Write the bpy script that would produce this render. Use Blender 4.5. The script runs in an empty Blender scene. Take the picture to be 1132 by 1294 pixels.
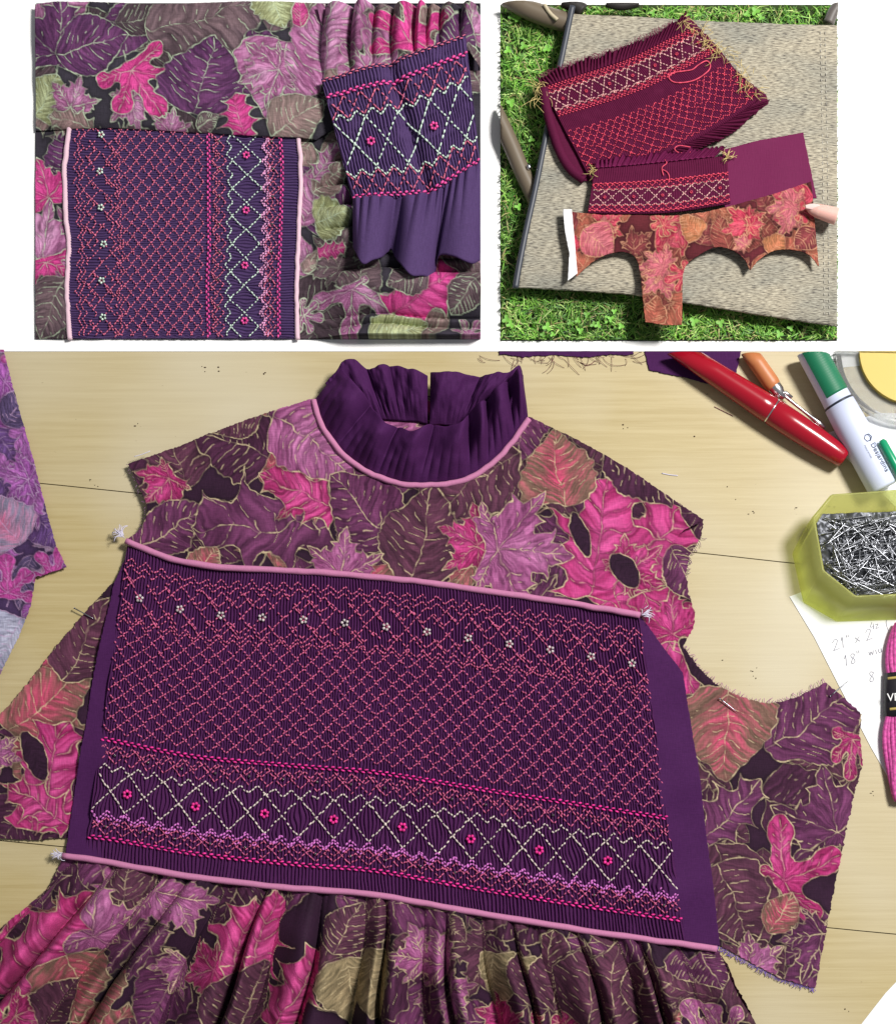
import bpy, bmesh, math, random
import numpy as np
from mathutils import Vector

# ------------------------------------------------------------------ camera, light, exposure
S = 0.001                        # one photo pixel = 1 mm on the sheet
H, CX, CY = 2.4, 0.0, -0.45      # shift-lens camera straight above the sheet, a little to the south
scene = bpy.context.scene
cam = bpy.data.cameras.new('camera'); camo = bpy.data.objects.new('camera', cam)
scene.collection.objects.link(camo); scene.camera = camo
camo.location = (CX, CY, H)
cam.sensor_fit = 'VERTICAL'; cam.sensor_height = 36.0
cam.lens = 36.0 * H / 1.294
cam.shift_y = -CY / 1.294
cam.clip_start = 0.05; cam.clip_end = 50
world = bpy.data.worlds.new('World'); scene.world = world; world.use_nodes = True
bg = world.node_tree.nodes['Background']
bg.inputs[0].default_value = (0.93, 0.96, 1.0, 1); bg.inputs[1].default_value = 0.2
def area(name, loc, target, size, power, col):
    l = bpy.data.lights.new(name, 'AREA'); l.shape = 'DISK'; l.size = size; l.energy = power; l.color = col
    o = bpy.data.objects.new(name, l); scene.collection.objects.link(o); o.location = loc
    o.rotation_euler = (Vector(target) - Vector(loc)).to_track_quat('-Z', 'Y').to_euler()
area('ceiling_lamp', (2.1, 1.3, 3.5), (0.1, 0.0, 0), 0.9, 250, (1.0, 0.97, 0.93))
scene.view_settings.view_transform = 'Standard'; scene.view_settings.look = 'None'
scene.view_settings.gamma = 1; scene.view_settings.exposure = 0.0
scene.render.resolution_x = 895; scene.render.resolution_y = 1024

rng = np.random.default_rng(7); random.seed(7)
R1 = (46, 4, 607, 429); R2 = (632, 6, 1057, 431); R3 = (-45, 444, 1180, 1340)

# ------------------------------------------------------------------ helpers
def lin(r, g, b):
    f = lambda c: ((c / 255 + 0.055) / 1.055) ** 2.4 if c > 10 else c / 255 / 12.92
    return np.array([f(r), f(g), f(b)])
def W(px, py, z=0.0):            # photo pixel + height above the sheet (px units = mm) -> world metres
    px = np.asarray(px, float); py = np.asarray(py, float); z = np.asarray(z, float) * S
    f = (H - z) / H
    x = CX + ((px - 566) * S - CX) * f; y = CY + ((647 - py) * S - CY) * f
    return np.stack(np.broadcast_arrays(x, y, z), -1)
def vnoise(x, y, sc, seed=0):
    x = np.asarray(x, float) / sc; y = np.asarray(y, float) / sc
    i = np.floor(x).astype(np.int64); j = np.floor(y).astype(np.int64)
    fx = x - i; fy = y - j; fx = fx * fx * (3 - 2 * fx); fy = fy * fy * (3 - 2 * fy)
    def h(a, b):
        n = (a * 374761393 + b * 668265263 + seed * 974711) & 0xffffffff
        n = ((n ^ (n >> 13)) * 1274126177) & 0xffffffff
        return ((n ^ (n >> 16)) & 0xffff) / 65535.0
    return (h(i, j) * (1 - fx) + h(i + 1, j) * fx) * (1 - fy) + (h(i, j + 1) * (1 - fx) + h(i + 1, j + 1) * fx) * fy
def sstep(a, b, x): t = np.clip((x - a) / (b - a), 0, 1); return t * t * (3 - 2 * t)
def catmull(pts, per=8, closed=False):
    p = np.array(pts, float); n = len(p)
    q = np.vstack([p[-1:], p, p[:2]]) if closed else np.vstack([2 * p[0] - p[1], p, 2 * p[-1] - p[-2]])
    out = []
    for k in range(1, len(q) - 2):
        a, b, c, d = q[k - 1:k + 3]
        for t in np.arange(per) / per:
            out.append(.5 * (2 * b + (c - a) * t + (2 * a - 5 * b + 4 * c - d) * t * t + (3 * b - a - 3 * c + d) * t ** 3))
    if not closed: out.append(p[-1])
    return np.array(out)
def resample(pts, n):
    p = np.array(pts, float); d = np.r_[0, np.cumsum(np.linalg.norm(np.diff(p, axis=0), axis=1))]
    t = np.linspace(0, d[-1], n)
    return np.stack([np.interp(t, d, p[:, k]) for k in range(p.shape[1])], -1)
def clip_poly(poly, rect):
    x0, y0, x1, y1 = rect; P = [tuple(p) for p in poly]
    for ax, lim, sg in ((0, x0, 1), (0, x1, -1), (1, y0, 1), (1, y1, -1)):
        out = []
        for k in range(len(P)):
            a, b = P[k - 1], P[k]; da, db = sg * (a[ax] - lim), sg * (b[ax] - lim)
            if (da >= 0) != (db >= 0):
                t = da / (da - db); out.append((a[0] + (b[0] - a[0]) * t, a[1] + (b[1] - a[1]) * t))
            if db >= 0: out.append(b)
        P = out
    return np.array(P)

def link(name, me, mat, parent=None, kind=None):
    o = bpy.data.objects.new(name, me); scene.collection.objects.link(o)
    if mat is not None and not me.materials: me.materials.append(mat)
    if parent is not None: o.parent = parent
    if kind: o['kind'] = kind
    return o
def mesh(name, verts, faces, mat, parent=None, color=None, smooth=True, kind=None):
    """faces: list of integer arrays (n,4) or (n,3)"""
    if not isinstance(faces, list): faces = [faces]
    faces = [np.asarray(f) for f in faces if len(f)]
    me = bpy.data.meshes.new(name); v = np.asarray(verts, np.float32)
    me.vertices.add(len(v)); me.vertices.foreach_set('co', v.ravel())
    tot = np.concatenate([np.full(len(f), f.shape[1]) for f in faces]); idx = np.concatenate([f.ravel() for f in faces])
    me.loops.add(len(idx)); me.loops.foreach_set('vertex_index', idx.astype(np.int32))
    st = np.r_[0, np.cumsum(tot)[:-1]]
    me.polygons.add(len(tot)); me.polygons.foreach_set('loop_start', st.astype(np.int32)); me.polygons.foreach_set('loop_total', tot.astype(np.int32))
    if smooth: me.polygons.foreach_set('use_smooth', np.ones(len(tot), bool))
    me.update(calc_edges=True)
    if color is not None:
        a = me.color_attributes.new('print', 'FLOAT_COLOR', 'POINT')
        c = np.ones((len(v), 4), np.float32); c[:, :3] = color; a.data.foreach_set('color', c.ravel())
    return link(name, me, mat, parent, kind)
def thing(name, label, cat, loc=(0, 0, 0), group=None):
    o = bpy.data.objects.new(name, None); scene.collection.objects.link(o); o.empty_display_size = .02
    return tag(o, label, cat, group)
def tag(o, label=None, cat=None, group=None, kind=None):
    for k, v in (('label', label), ('category', cat), ('group', group), ('kind', kind)):
        if v: o[k] = v
    return o
def flip_up(v, f):               # orient faces of a height sheet upwards
    a, b, c = v[f[:, 0]], v[f[:, 1]], v[f[:, 2]]
    n = (b[:, 0] - a[:, 0]) * (c[:, 1] - a[:, 1]) - (b[:, 1] - a[:, 1]) * (c[:, 0] - a[:, 0])
    f = f.copy(); m = n < 0; f[m] = f[m][:, ::-1]; return f

# ------------------------------------------------------------------ materials
def mat(name, color, rough=.8, **kw):
    m = bpy.data.materials.new(name); m.use_nodes = True
    b = m.node_tree.nodes['Principled BSDF']
    b.inputs['Base Color'].default_value = (*color, 1); b.inputs['Roughness'].default_value = rough
    for k, v in kw.items(): b.inputs[k.replace('_', ' ')].default_value = v
    return m
def N(m, t, **kw):
    n = m.node_tree.nodes.new(t)
    for k, v in kw.items(): setattr(n, k, v)
    return n
def L(m, a, b): m.node_tree.links.new(a, b)
def add_bump(m, scale, strength=.3, dist=.0006, detail=3, stretch=(1, 1, 1), kind='ShaderNodeTexNoise'):
    tc = N(m, 'ShaderNodeTexCoord'); mp = N(m, 'ShaderNodeMapping'); mp.inputs['Scale'].default_value = stretch
    no = N(m, kind); no.inputs['Scale'].default_value = scale
    if 'Detail' in no.inputs: no.inputs['Detail'].default_value = detail
    bp = N(m, 'ShaderNodeBump'); bp.inputs['Strength'].default_value = strength; bp.inputs['Distance'].default_value = dist
    L(m, tc.outputs['Object'], mp.inputs[0]); L(m, mp.outputs[0], no.inputs['Vector'])
    L(m, no.outputs[0], bp.inputs['Height']); L(m, bp.outputs[0], m.node_tree.nodes['Principled BSDF'].inputs['Normal'])
    return no
def weave(m, base_socket, amt=.22, scale=900, bump=.35):
    """thread-level variation multiplied on a base colour + weave bump"""
    b = m.node_tree.nodes['Principled BSDF']; tc = N(m, 'ShaderNodeTexCoord')
    outs = []
    for st in ((1, .12, 1), (.12, 1, 1)):
        mp = N(m, 'ShaderNodeMapping'); mp.inputs['Scale'].default_value = st
        no = N(m, 'ShaderNodeTexNoise'); no.inputs['Scale'].default_value = scale; no.inputs['Detail'].default_value = 1
        L(m, tc.outputs['Object'], mp.inputs[0]); L(m, mp.outputs[0], no.inputs['Vector']); outs.append(no.outputs[0])
    ad = N(m, 'ShaderNodeMath', operation='ADD'); L(m, outs[0], ad.inputs[0]); L(m, outs[1], ad.inputs[1])
    mr = N(m, 'ShaderNodeMapRange'); mr.inputs[1].default_value = .6; mr.inputs[2].default_value = 1.4
    mr.inputs[3].default_value = 1 - amt; mr.inputs[4].default_value = 1 + amt; L(m, ad.outputs[0], mr.inputs[0])
    mx = N(m, 'ShaderNodeMix', data_type='RGBA', blend_type='MULTIPLY'); mx.inputs[0].default_value = 1
    L(m, base_socket, mx.inputs[6]); L(m, mr.outputs[0], mx.inputs[7]); L(m, mx.outputs[2], b.inputs['Base Color'])
    bp = N(m, 'ShaderNodeBump'); bp.inputs['Strength'].default_value = bump; bp.inputs['Distance'].default_value = .0005
    L(m, ad.outputs[0], bp.inputs['Height']); L(m, bp.outputs[0], b.inputs['Normal'])
def print_mat(name, rough=.75):
    m = mat(name, (1, 1, 1), rough); at = N(m, 'ShaderNodeAttribute', attribute_name='print')
    m.node_tree.nodes['Principled BSDF'].inputs['Specular IOR Level'].default_value = .12; weave(m, at.outputs['Color']); m.node_tree.nodes['Principled BSDF'].inputs['Sheen Weight'].default_value = .02
    return m
def cloth_mat(name, rgb, rough=.8, amt=.14, sheen=.04):
    m = mat(name, lin(*rgb), rough); c = N(m, 'ShaderNodeRGB'); c.outputs[0].default_value = (*lin(*rgb), 1)
    weave(m, c.outputs[0], amt); b = m.node_tree.nodes['Principled BSDF']
    b.inputs['Specular IOR Level'].default_value = .12 if rough > .5 else .3
    b.inputs['Sheen Weight'].default_value = sheen; b.inputs['Sheen Roughness'].default_value = .4
    b.inputs['Sheen Tint'].default_value = (*np.clip(lin(*rgb) * 5, 0, 1), 1); return m
def thread_mat(name, rgb, rough=.5):
    m = mat(name, lin(*rgb), rough, Specular_IOR_Level=.25); no = N(m, 'ShaderNodeTexNoise'); no.inputs['Scale'].default_value = 260
    tc = N(m, 'ShaderNodeTexCoord'); L(m, tc.outputs['Object'], no.inputs['Vector'])
    cr = N(m, 'ShaderNodeValToRGB'); c = lin(*rgb)
    cr.color_ramp.elements[0].position = .3; cr.color_ramp.elements[1].position = .7
    cr.color_ramp.elements[0].color = (*(c * .6), 1); cr.color_ramp.elements[1].color = (*np.clip(c * 1.25, 0, 1), 1)
    L(m, no.outputs[0], cr.inputs[0]); L(m, cr.outputs[0], m.node_tree.nodes['Principled BSDF'].inputs['Base Color']); return m
M = {}
M['print'] = print_mat('printed_cotton')
M['plum3'] = cloth_mat('plum_cotton', (68, 28, 76))
M['plum3d'] = cloth_mat('plum_pleated_cotton', (72, 30, 76))
M['plum1'] = cloth_mat('violet_cotton', (76, 56, 98))
M['plum2'] = cloth_mat('wine_cotton', (86, 20, 54))
M['satin2'] = cloth_mat('wine_sateen', (106, 28, 72), .65, .06, .05)
M['coral3'] = thread_mat('coral_thread', (198, 94, 134)); M['pink3'] = thread_mat('hot_pink_thread', (232, 56, 150))
M['white3'] = thread_mat('ivory_thread', (214, 200, 192)); M['lav3'] = thread_mat('lavender_thread', (206, 116, 196))
M['flower3'] = thread_mat('grey_white_thread', (196, 186, 186))
M['coral1'] = thread_mat('rose_thread', (206, 106, 136)); M['pink1'] = thread_mat('bright_pink_thread', (235, 84, 160))
M['white1'] = thread_mat('mint_white_thread', (206, 226, 212)); M['lav1'] = thread_mat('mauve_thread', (220, 158, 200))
M['coral2'] = thread_mat('red_coral_thread', (222, 78, 104)); M['white2'] = thread_mat('pale_rose_thread', (226, 176, 172))
M['gold2'] = thread_mat('straw_thread', (216, 194, 130))
M['pipe3'] = cloth_mat('pink_piping_cloth', (190, 122, 160), .8, .1, .05); M['pipe1'] = cloth_mat('pale_piping_cloth', (222, 188, 202), .7, .08, .1)
M['bead'] = mat('dark_bead_glass', lin(74, 66, 70), .12, Specular_IOR_Level=1.0)
M['silver'] = mat('polished_steel', (.75, .76, .78), .22, Metallic=1.0)
M['paper'] = mat('white_paper', (.86, .87, .88), .8)
M['lint'] = mat('pale_lint', lin(210, 205, 222), .9)

# ------------------------------------------------------------------ the printed leaf pattern (flat print on cloth)
def outline(kind, w):
    if kind in ('maple', 'fig', 'tri'):
        if kind == 'tri': lobes = [(-62, .42), (0, 1.0), (72, .98), (146, .86)]
        elif kind == 'maple': lobes = [(-112, .62), (-54, .9), (0, 1.0), (54, .9), (112, .62)]
        else: lobes = [(-100, .72), (-48, .85), (0, 1.0), (48, .85), (100, .72)]
        pts = []
        for k, (a, r) in enumerate(lobes):
            pv = -165 if k == 0 else (a + lobes[k - 1][0]) / 2
            rv = .18 if k == 0 else (.54 if kind == 'maple' else .40)
            if kind == 'maple':
                seq = [(pv, rv), (a - 19, .66 * r), (a - 22, .74 * r), (a - 9, .70 * r), (a - 7, .84 * r), (a, r), (a + 7, .84 * r), (a + 9, .70 * r), (a + 22, .74 * r), (a + 19, .66 * r)]
            else:
                seq = [(pv, rv * .85), (a - 15, .55 * r), (a - 17, .75 * r), (a - 11, .93 * r), (a, r), (a + 11, .93 * r), (a + 17, .75 * r), (a + 15, .55 * r)]
            pts += seq
        pts.append((165 if kind != 'tri' else 190, .18))
        P = np.array([(math.sin(math.radians(a)) * r * w, math.cos(math.radians(a)) * r) for a, r in pts])
        return catmull(P, 3, True) if kind != 'maple' else P
    t = np.linspace(0, 1, 41)
    if kind == 'blob': hw = .24 * np.sin(np.pi * t) ** .6; y = t
    elif kind == 'oak':
        hw = .36 * np.sin(np.pi * t ** .8) ** .55 * (.72 + .28 * np.cos(2 * np.pi * (3.6 * t - .15)))
        y = t - .05 * np.sin(2 * np.pi * (3.6 * t - .15))
    elif kind == 'heart':
        hw = .46 * np.sin(np.pi * t ** .62) ** .8 * (1 + .04 * np.sin(40 * t)); y = t - .06 * np.sin(np.pi * t) * (t < .3)
    else:
        hw = .30 * np.sin(np.pi * t ** .82) ** .9 * (1 + .06 * ((t * 14) % 1)); y = t
    hw = hw * w
    return np.vstack([np.stack([hw, y], 1), np.stack([-hw[::-1][1:-1], y[::-1][1:-1]], 1)])
def veins(kind, w):
    V = []                                           # (polyline, main?)
    if kind == 'blob': return V
    if kind in ('maple', 'fig', 'tri'):
        for a, r in ([(-62, .42), (0, 1.0), (72, .98), (146, .86)] if kind == 'tri' else [(-112, .62), (-54, .9), (0, 1.), (54, .9), (112, .62)] if kind == 'maple' else [(-100, .72), (-48, .85), (0, 1.), (48, .85), (100, .72)]):
            d = np.array([math.sin(math.radians(a)) * w, math.cos(math.radians(a))]); n = np.array([d[1], -d[0]])
            V.append((np.array([d * 0, d * r * .5 + n * .02, d * r * .93]), 1))
            for q in (.3, .44, .58, .72):
                for s in (-1, 1):
                    V.append((np.array([d * r * q, d * r * (q + .13) + s * n * .12 * r]), 0))
        V.append((np.array([[0, 0], [.04, -.2], [.0, -.38]]), 2)); return V
    V.append((np.array([[0, -.16], [.02, .3], [-.015, .65], [0, .97]]), 1))
    width = {'oak': .25, 'heart': .38, 'ovate': .25}[kind] * w
    for q in np.linspace(.1, .82, 9 if kind != 'oak' else 6):
        for s in (-1, 1):
            ww = width * math.sin(math.pi * min(1, (q + .1)) ** .8) ** .7
            V.append((np.array([[0, q], [s * ww * .55, q + .08], [s * ww, q + .19]]), 0))
    return V
def seg_dist(P, A, B):
    d = B - A; t = np.clip(((P - A) @ d) / max(1e-9, d @ d), 0, 1)
    q = P - (A + t[:, None] * d); return np.sqrt(q[:, 0] ** 2 + q[:, 1] ** 2), t
def draw_leaf(P, C, leaf, pal, faint=False):
    kind, bx, by, tx, ty, w, key = leaf
    b = np.array([bx, by], float); d = np.array([tx - bx, ty - by], float); Ln = math.hypot(*d); d /= Ln; n = np.array([-d[1], d[0]])
    m = np.where((np.abs(P[:, 0] - bx - d[0] * Ln * .3) < Ln * 1.25) & (np.abs(P[:, 1] - by - d[1] * Ln * .3) < Ln * 1.25))[0]
    if not len(m): return
    q = (P[m] - b) / Ln; X = np.stack([q @ n, q @ d], 1)
    # uneven hand-drawn edge
    px, py = P[m, 0], P[m, 1]; r0 = (bx * 7.3 + by * 3.1) % 97
    jx = (vnoise(px, py, 6, 3) - .5) * 2.4 / Ln + (vnoise(px + r0, py, 24, 13) - .5) * .09; jy = (vnoise(px, py, 7, 4) - .5) * 2.4 / Ln + (vnoise(px, py + r0, 24, 14) - .5) * .09
    X = X + np.stack([jx, jy], 1)
    near = (np.abs(X[:, 0]) < 1.02) & (X[:, 1] > -1.0 if kind in ('maple', 'fig', 'tri') else X[:, 1] > -.22) & (X[:, 1] < 1.08)
    if kind in ('oak', 'heart', 'ovate'): near &= np.abs(X[:, 0]) < .52 * w
    m = m[near]; X = X[near]
    if not len(m): return
    O = outline(kind, w); inside = np.zeros(len(X), bool); dist = np.full(len(X), 9.)
    for k in range(len(O)):
        A, B = O[k - 1], O[k]
        if A[1] != B[1]:
            c = ((A[1] > X[:, 1]) != (B[1] > X[:, 1])) & (X[:, 0] < (B[0] - A[0]) * (X[:, 1] - A[1]) / (B[1] - A[1]) + A[0]); inside ^= c
        dd, _ = seg_dist(X, A, B); dist = np.minimum(dist, dd)
    sd = np.where(inside, -dist, dist) * Ln
    base, core, gold, vdark = pal[key]
    vm = np.full(len(X), 9.); vs = np.full(len(X), 9.); stem = np.full(len(X), 9.)
    for pl, main in veins(kind, w):
        for k in range(len(pl) - 1):
            dd, t = seg_dist(X, pl[k], pl[k + 1])
            if main == 1: vm = np.minimum(vm, dd)
            elif main == 2: stem = np.minimum(stem, dd)
            else: vs = np.minimum(vs, dd)
    vm *= Ln; vs *= Ln; stem *= Ln
    px, py = P[m, 0], P[m, 1]
    body = sstep(.8, -.8, sd)[:, None]
    lob = kind in ('maple', 'fig', 'tri'); rad_ = np.hypot(X[:, 0], X[:, 1]); th = np.arctan2(X[:, 0], X[:, 1]); acr = X[:, 1] - np.abs(X[:, 0]) * .8
    t1 = vnoise(px, py, 17, 11); t3 = vnoise(px, py, 3.2, 19)
    t2 = vnoise(th * 26 + r0, rad_ * 9, 1.6, 5) if lob else vnoise(X[:, 0] * 12 + r0, acr * 62, 1.7, 5)
    t4 = vnoise(th * 60 + r0, rad_ * 14, 1.7, 6) if lob else vnoise(X[:, 0] * 22 + r0, acr * 130, 1.8, 6)
    mixc = np.clip(np.exp(-((X[:, 0] / .2) ** 2 + ((X[:, 1] - .45) / .36) ** 2)) * .7 + (t2 - .5) * .9 + .1, 0, 1)[:, None]
    col = base * (1 - mixc) + core * mixc
    col = col * np.clip(.76 + .22 * t1 + .46 * (t2 - .5) + .36 * (t4 - .5) + .12 * (t3 - .5), .3, 1.5)[:, None]
    vn = np.minimum(vm, vs)
    col = col * (1 - .6 * vdark * np.exp(-((vn - 1.2) / 1.3) ** 2) * (.45 + .55 * t3))[:, None]
    col = col * (1 - .3 * np.exp(-(np.clip(-sd, 0, 99) / 2.2) ** 2))[:, None]
    C[m] = C[m] * (1 - body) + col * body
    # drop of darker ink just outside the leaf, as printed
    halo = np.exp(-(np.clip(sd, 0, 99) / 3.5) ** 2)[:, None] * (1 - body) * .35; C[m] = C[m] * (1 - halo)
    brk = sstep(.36, .62, vnoise(px, py, 8, 21)); brk2 = sstep(.46, .66, vnoise(px, py, 6.5, 23)); gk = .55 if faint else .82
    hot = .6 if key == 'hot' else (0. if key == 'gap' else 1.)
    gl = sstep(.98, .2, np.abs(sd)) * (.3 + .7 * brk)
    gv = np.maximum(sstep(.95, .2, vm) * (.2 + .8 * brk) * hot, sstep(.8, .15, vs) * brk2 * .85 * hot) * (sd < -.5)
    gs = sstep(1.3, .5, stem) * (sd > -2) * (.4 + .6 * brk)
    g = np.clip(np.maximum(np.maximum(gl, gv), gs), 0, 1)[:, None] * gk
    gc = gold * (.6 + .6 * vnoise(px, py, 3, 9))[:, None]
    C[m] = C[m] * (1 - g) + gc * g
def pal3(gold, ground, **c):
    d = {k: (lin(*a), lin(*b), lin(*gold), v) for k, (a, b, v) in c.items()}; d['_'] = lin(*ground); return d
PAL3 = pal3((206, 188, 150), (46, 24, 44),
    hot=((172, 46, 108), (204, 82, 146), 1.0), orchid=((150, 78, 126), (188, 116, 164), .9), plum=((88, 42, 76), (116, 60, 100), .6),
    brown=((82, 46, 66), (100, 56, 78), .5), taupe=((128, 98, 86), (196, 74, 110), .4), green=((134, 120, 92), (170, 150, 116), .3), dark=((66, 32, 56), (80, 40, 68), .5), gap=((50, 26, 48), (46, 24, 44), 0))
PALS = pal3((172, 140, 176), (58, 40, 74),
    hot=((180, 66, 148), (204, 92, 170), .8), orchid=((158, 86, 166), (188, 116, 190), 1.), plum=((88, 58, 108), (112, 78, 140), .7),
    brown=((80, 64, 100), (104, 86, 132), .7), taupe=((140, 132, 160), (200, 110, 150), .4), green=((150, 150, 176), (180, 180, 200), .3), dark=((76, 52, 90), (88, 60, 110), .5))
PAL1 = pal3((184, 200, 172), (54, 50, 60),
    hot=((206, 62, 138), (226, 92, 164), .9), orchid=((168, 100, 146), (204, 150, 188), .9), plum=((90, 52, 92), (116, 66, 112), .6),
    brown=((96, 78, 86), (122, 100, 106), .5), taupe=((134, 116, 112), (160, 130, 130), .4), green=((150, 154, 112), (190, 200, 156), .3), dark=((72, 58, 66), (88, 72, 80), .5))
PAL2 = pal3((204, 150, 118), (92, 34, 42),
    hot=((216, 62, 92), (236, 104, 126), .8), orchid=((212, 106, 120), (232, 136, 148), .8), plum=((128, 58, 62), (150, 70, 74), .6),
    brown=((136, 66, 62), (160, 82, 74), .5), taupe=((166, 96, 76), (196, 104, 88), .4), green=((184, 122, 84), (214, 130, 96), .3), dark=((118, 56, 52), (136, 64, 60), .5))
def make_print(pal, leaves, rect, fill, size, seed):
    r = random.Random(seed); x0, y0, x1, y1 = rect; under = []
    kinds = ['ovate', 'maple', 'heart', 'ovate', 'oak']; keys = fill
    nx, ny = int((x1 - x0) / (size * .62)) + 2, int((y1 - y0) / (size * .62)) + 2
    cells = [(i, j) for i in range(nx) for j in range(ny)]; r.shuffle(cells)
    for i, j in cells:
        bx = x0 + (i + r.uniform(-.3, .3)) * size * .62; by = y0 + (j + r.uniform(-.3, .3)) * size * .62; a = r.uniform(0, 6.28); l = size * r.uniform(.75, 1.15)
        k = r.choice(kinds); l *= .62 if k == 'maple' else 1
        under.append((k, bx, by, bx + l * math.cos(a), by + l * math.sin(a), r.uniform(.85, 1.15), r.choice(keys)))
    alll = under + leaves
    def f(u, v):
        P = np.stack([u.ravel(), v.ravel()], 1); C = np.tile(pal['_'], (len(P), 1)) * (.75 + .5 * vnoise(P[:, 0], P[:, 1], 30, 2))[:, None]
        b0 = P.min(0) - 5; b1 = P.max(0) + 5
        for q, lf in enumerate(alll):
            Ln = math.hypot(lf[3] - lf[1], lf[4] - lf[2])
            if lf[1] + Ln * 1.3 < b0[0] or lf[1] - Ln * 1.3 > b1[0] or lf[2] + Ln * 1.3 < b0[1] or lf[2] - Ln * 1.3 > b1[1]: continue
            draw_leaf(P, C, lf, pal, q < len(under))
        return C
    return f
LV3 = [
 ('heart', 345, 578, 243, 545, 1.0, 'dark'), ('ovate', 330, 520, 270, 548, 1.2, 'brown'), ('maple', 360, 640, 425, 655, 1.0, 'dark'),
 ('maple', 216, 606, 182, 640, 1.05, 'hot'), ('ovate', 178, 690, 262, 640, 1.1, 'plum'),
 ('oak', 425, 668, 236, 668, 1.15, 'plum'), ('maple', 398, 622, 340, 600, 1.1, 'hot'), ('oak', 432, 650, 330, 600, 1.1, 'hot'),
 ('heart', 348, 522, 448, 606, .8, 'orchid'), ('ovate', 498, 692, 420, 600, 1.3, 'plum'), ('heart', 250, 724, 275, 690, 1.2, 'taupe'),
 ('ovate', 655, 572, 545, 648, 1.3, 'brown'), ('ovate', 520, 742, 548, 618, 1.5, 'brown'), ('maple', 432, 728, 440, 668, 1.1, 'orchid'),
 ('maple', 606, 690, 552, 668, 1.1, 'hot'), ('oak', 752, 775, 868, 640, 1.5, 'hot'), ('oak', 735, 765, 775, 600, 1.4, 'hot'), ('maple', 790, 725, 835, 690, 1.0, 'hot'),
 ('heart', 710, 640, 698, 546, 1.15, 'taupe'), ('maple', 628, 696, 726, 704, 1.1, 'orchid'), ('ovate', 760, 560, 850, 640, .8, 'dark'),
 ('blob', 772, 700, 806, 742, 1.1, 'gap'), ('blob', 722, 650, 742, 706, .7, 'gap'),
 # back of the garment, right
 ('oak', 815, 745, 885, 880, 1.1, 'hot'), ('maple', 850, 800, 850, 740, 1.0, 'hot'), ('ovate', 845, 690, 880, 760, 1.0, 'plum'), ('blob', 860, 808, 908, 872, .9, 'gap'),
 ('oak', 882, 1065, 962, 985, 1.1, 'plum'), ('maple', 1056, 1056, 1040, 965, 1.15, 'plum'), ('ovate', 972, 948, 1090, 872, 1.3, 'plum'),
 ('heart', 922, 868, 915, 985, 1.15, 'taupe'), ('fig', 1078, 935, 1070, 985, .8, 'hot'), ('ovate', 900, 1068, 960, 1205, 1.3, 'brown'), ('heart', 905, 1090, 950, 1195, 1.0, 'brown'),
 ('tri', 990, 1112, 984, 1032, 1.0, 'hot'), ('ovate', 972, 1180, 1002, 1128, 1.3, 'taupe'),
 ('maple', 1040, 1180, 1010, 1240, 1.0, 'plum'), ('maple', 945, 1225, 990, 1195, 1.0, 'orchid'),
 # back of the garment, left
 ('heart', 10, 925, 110, 850, 1.0, 'taupe'), ('ovate', 75, 860, 145, 755, 1.2, 'brown'), ('oak', 40, 1055, 88, 905, 1.25, 'hot'), ('oak', 92, 1045, 10, 990, 1.0, 'hot'), ('maple', -5, 955, 25, 930, 1.0, 'orchid'), ('blob', 30, 925, 58, 985, .9, 'gap'),
 # skirt
 ('maple', 122, 1178, 125, 1092, 1.05, 'orchid'), ('oak', -10, 1262, 105, 1130, 1.1, 'hot'), ('heart', 95, 1195, 120, 1300, 1.1, 'taupe'), ('maple', 30, 1275, 75, 1300, 1.2, 'hot'),
 ('ovate', 60, 1300, 110, 1230, 1.4, 'brown'), ('maple', 215, 1130, 240, 1185, 1.1, 'orchid'), ('maple', 225, 1220, 205, 1255, 1.2, 'orchid'), ('oak', 290, 1262, 335, 1125, 1.2, 'hot'), ('maple', 285, 1218, 240, 1230, 1.3, 'hot'),
 ('oak', 345, 1300, 420, 1195, 1.1, 'hot'), ('ovate', 290, 1300, 320, 1215, 1.3, 'brown'), ('ovate', 440, 1200, 475, 1135, 1.4, 'brown'), ('heart', 455, 1205, 470, 1290, 1.1, 'green'), ('maple', 545, 1215, 525, 1165, 1.1, 'orchid'),
 ('maple', 560, 1255, 590, 1290, 1.1, 'orchid'), ('ovate', 560, 1165, 590, 1195, 1.2, 'brown'), ('heart', 640, 1200, 640, 1280, 1.0, 'green'), ('ovate', 690, 1270, 705, 1180, 1.4, 'brown'), ('fig', 720, 1300, 712, 1255, 1.0, 'hot'),
 ('ovate', 745, 1300, 760, 1190, 1.5, 'brown'), ('ovate', 800, 1290, 815, 1200, 1.5, 'brown'), ('fig', 900, 1310, 880, 1265, 1.2, 'orchid'), ('heart', 875, 1200, 900, 1250, 1.1, 'plum'), ('maple', 655, 1300, 600, 1280, 1.0, 'hot')]
F3 = make_print(PAL3, LV3, (-120, 480, 1130, 1400), ['brown', 'dark', 'plum', 'brown', 'dark', 'plum', 'taupe'], 118, 5)
FS = make_print(PALS, [('maple', 42, 608, 30, 560, 1.1, 'orchid'), ('maple', 42, 612, 50, 668, .8, 'orchid'), ('maple', 38, 606, -5, 600, 1., 'orchid'), ('ovate', 8, 540, 40, 490, 1.2, 'brown'), ('heart', 25, 690, -20, 630, 1.2, 'taupe'),
    ('fig', 70, 730, 80, 690, 1.1, 'hot'), ('fig', 10, 750, 10, 700, 1.0, 'hot'), ('fig', 20, 445, 5, 460, 1.0, 'hot'), ('heart', 30, 780, -10, 850, 1.1, 'green')], (-100, 440, 100, 900), ['brown', 'plum', 'brown', 'plum', 'orchid', 'taupe'], 80, 12)
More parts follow.
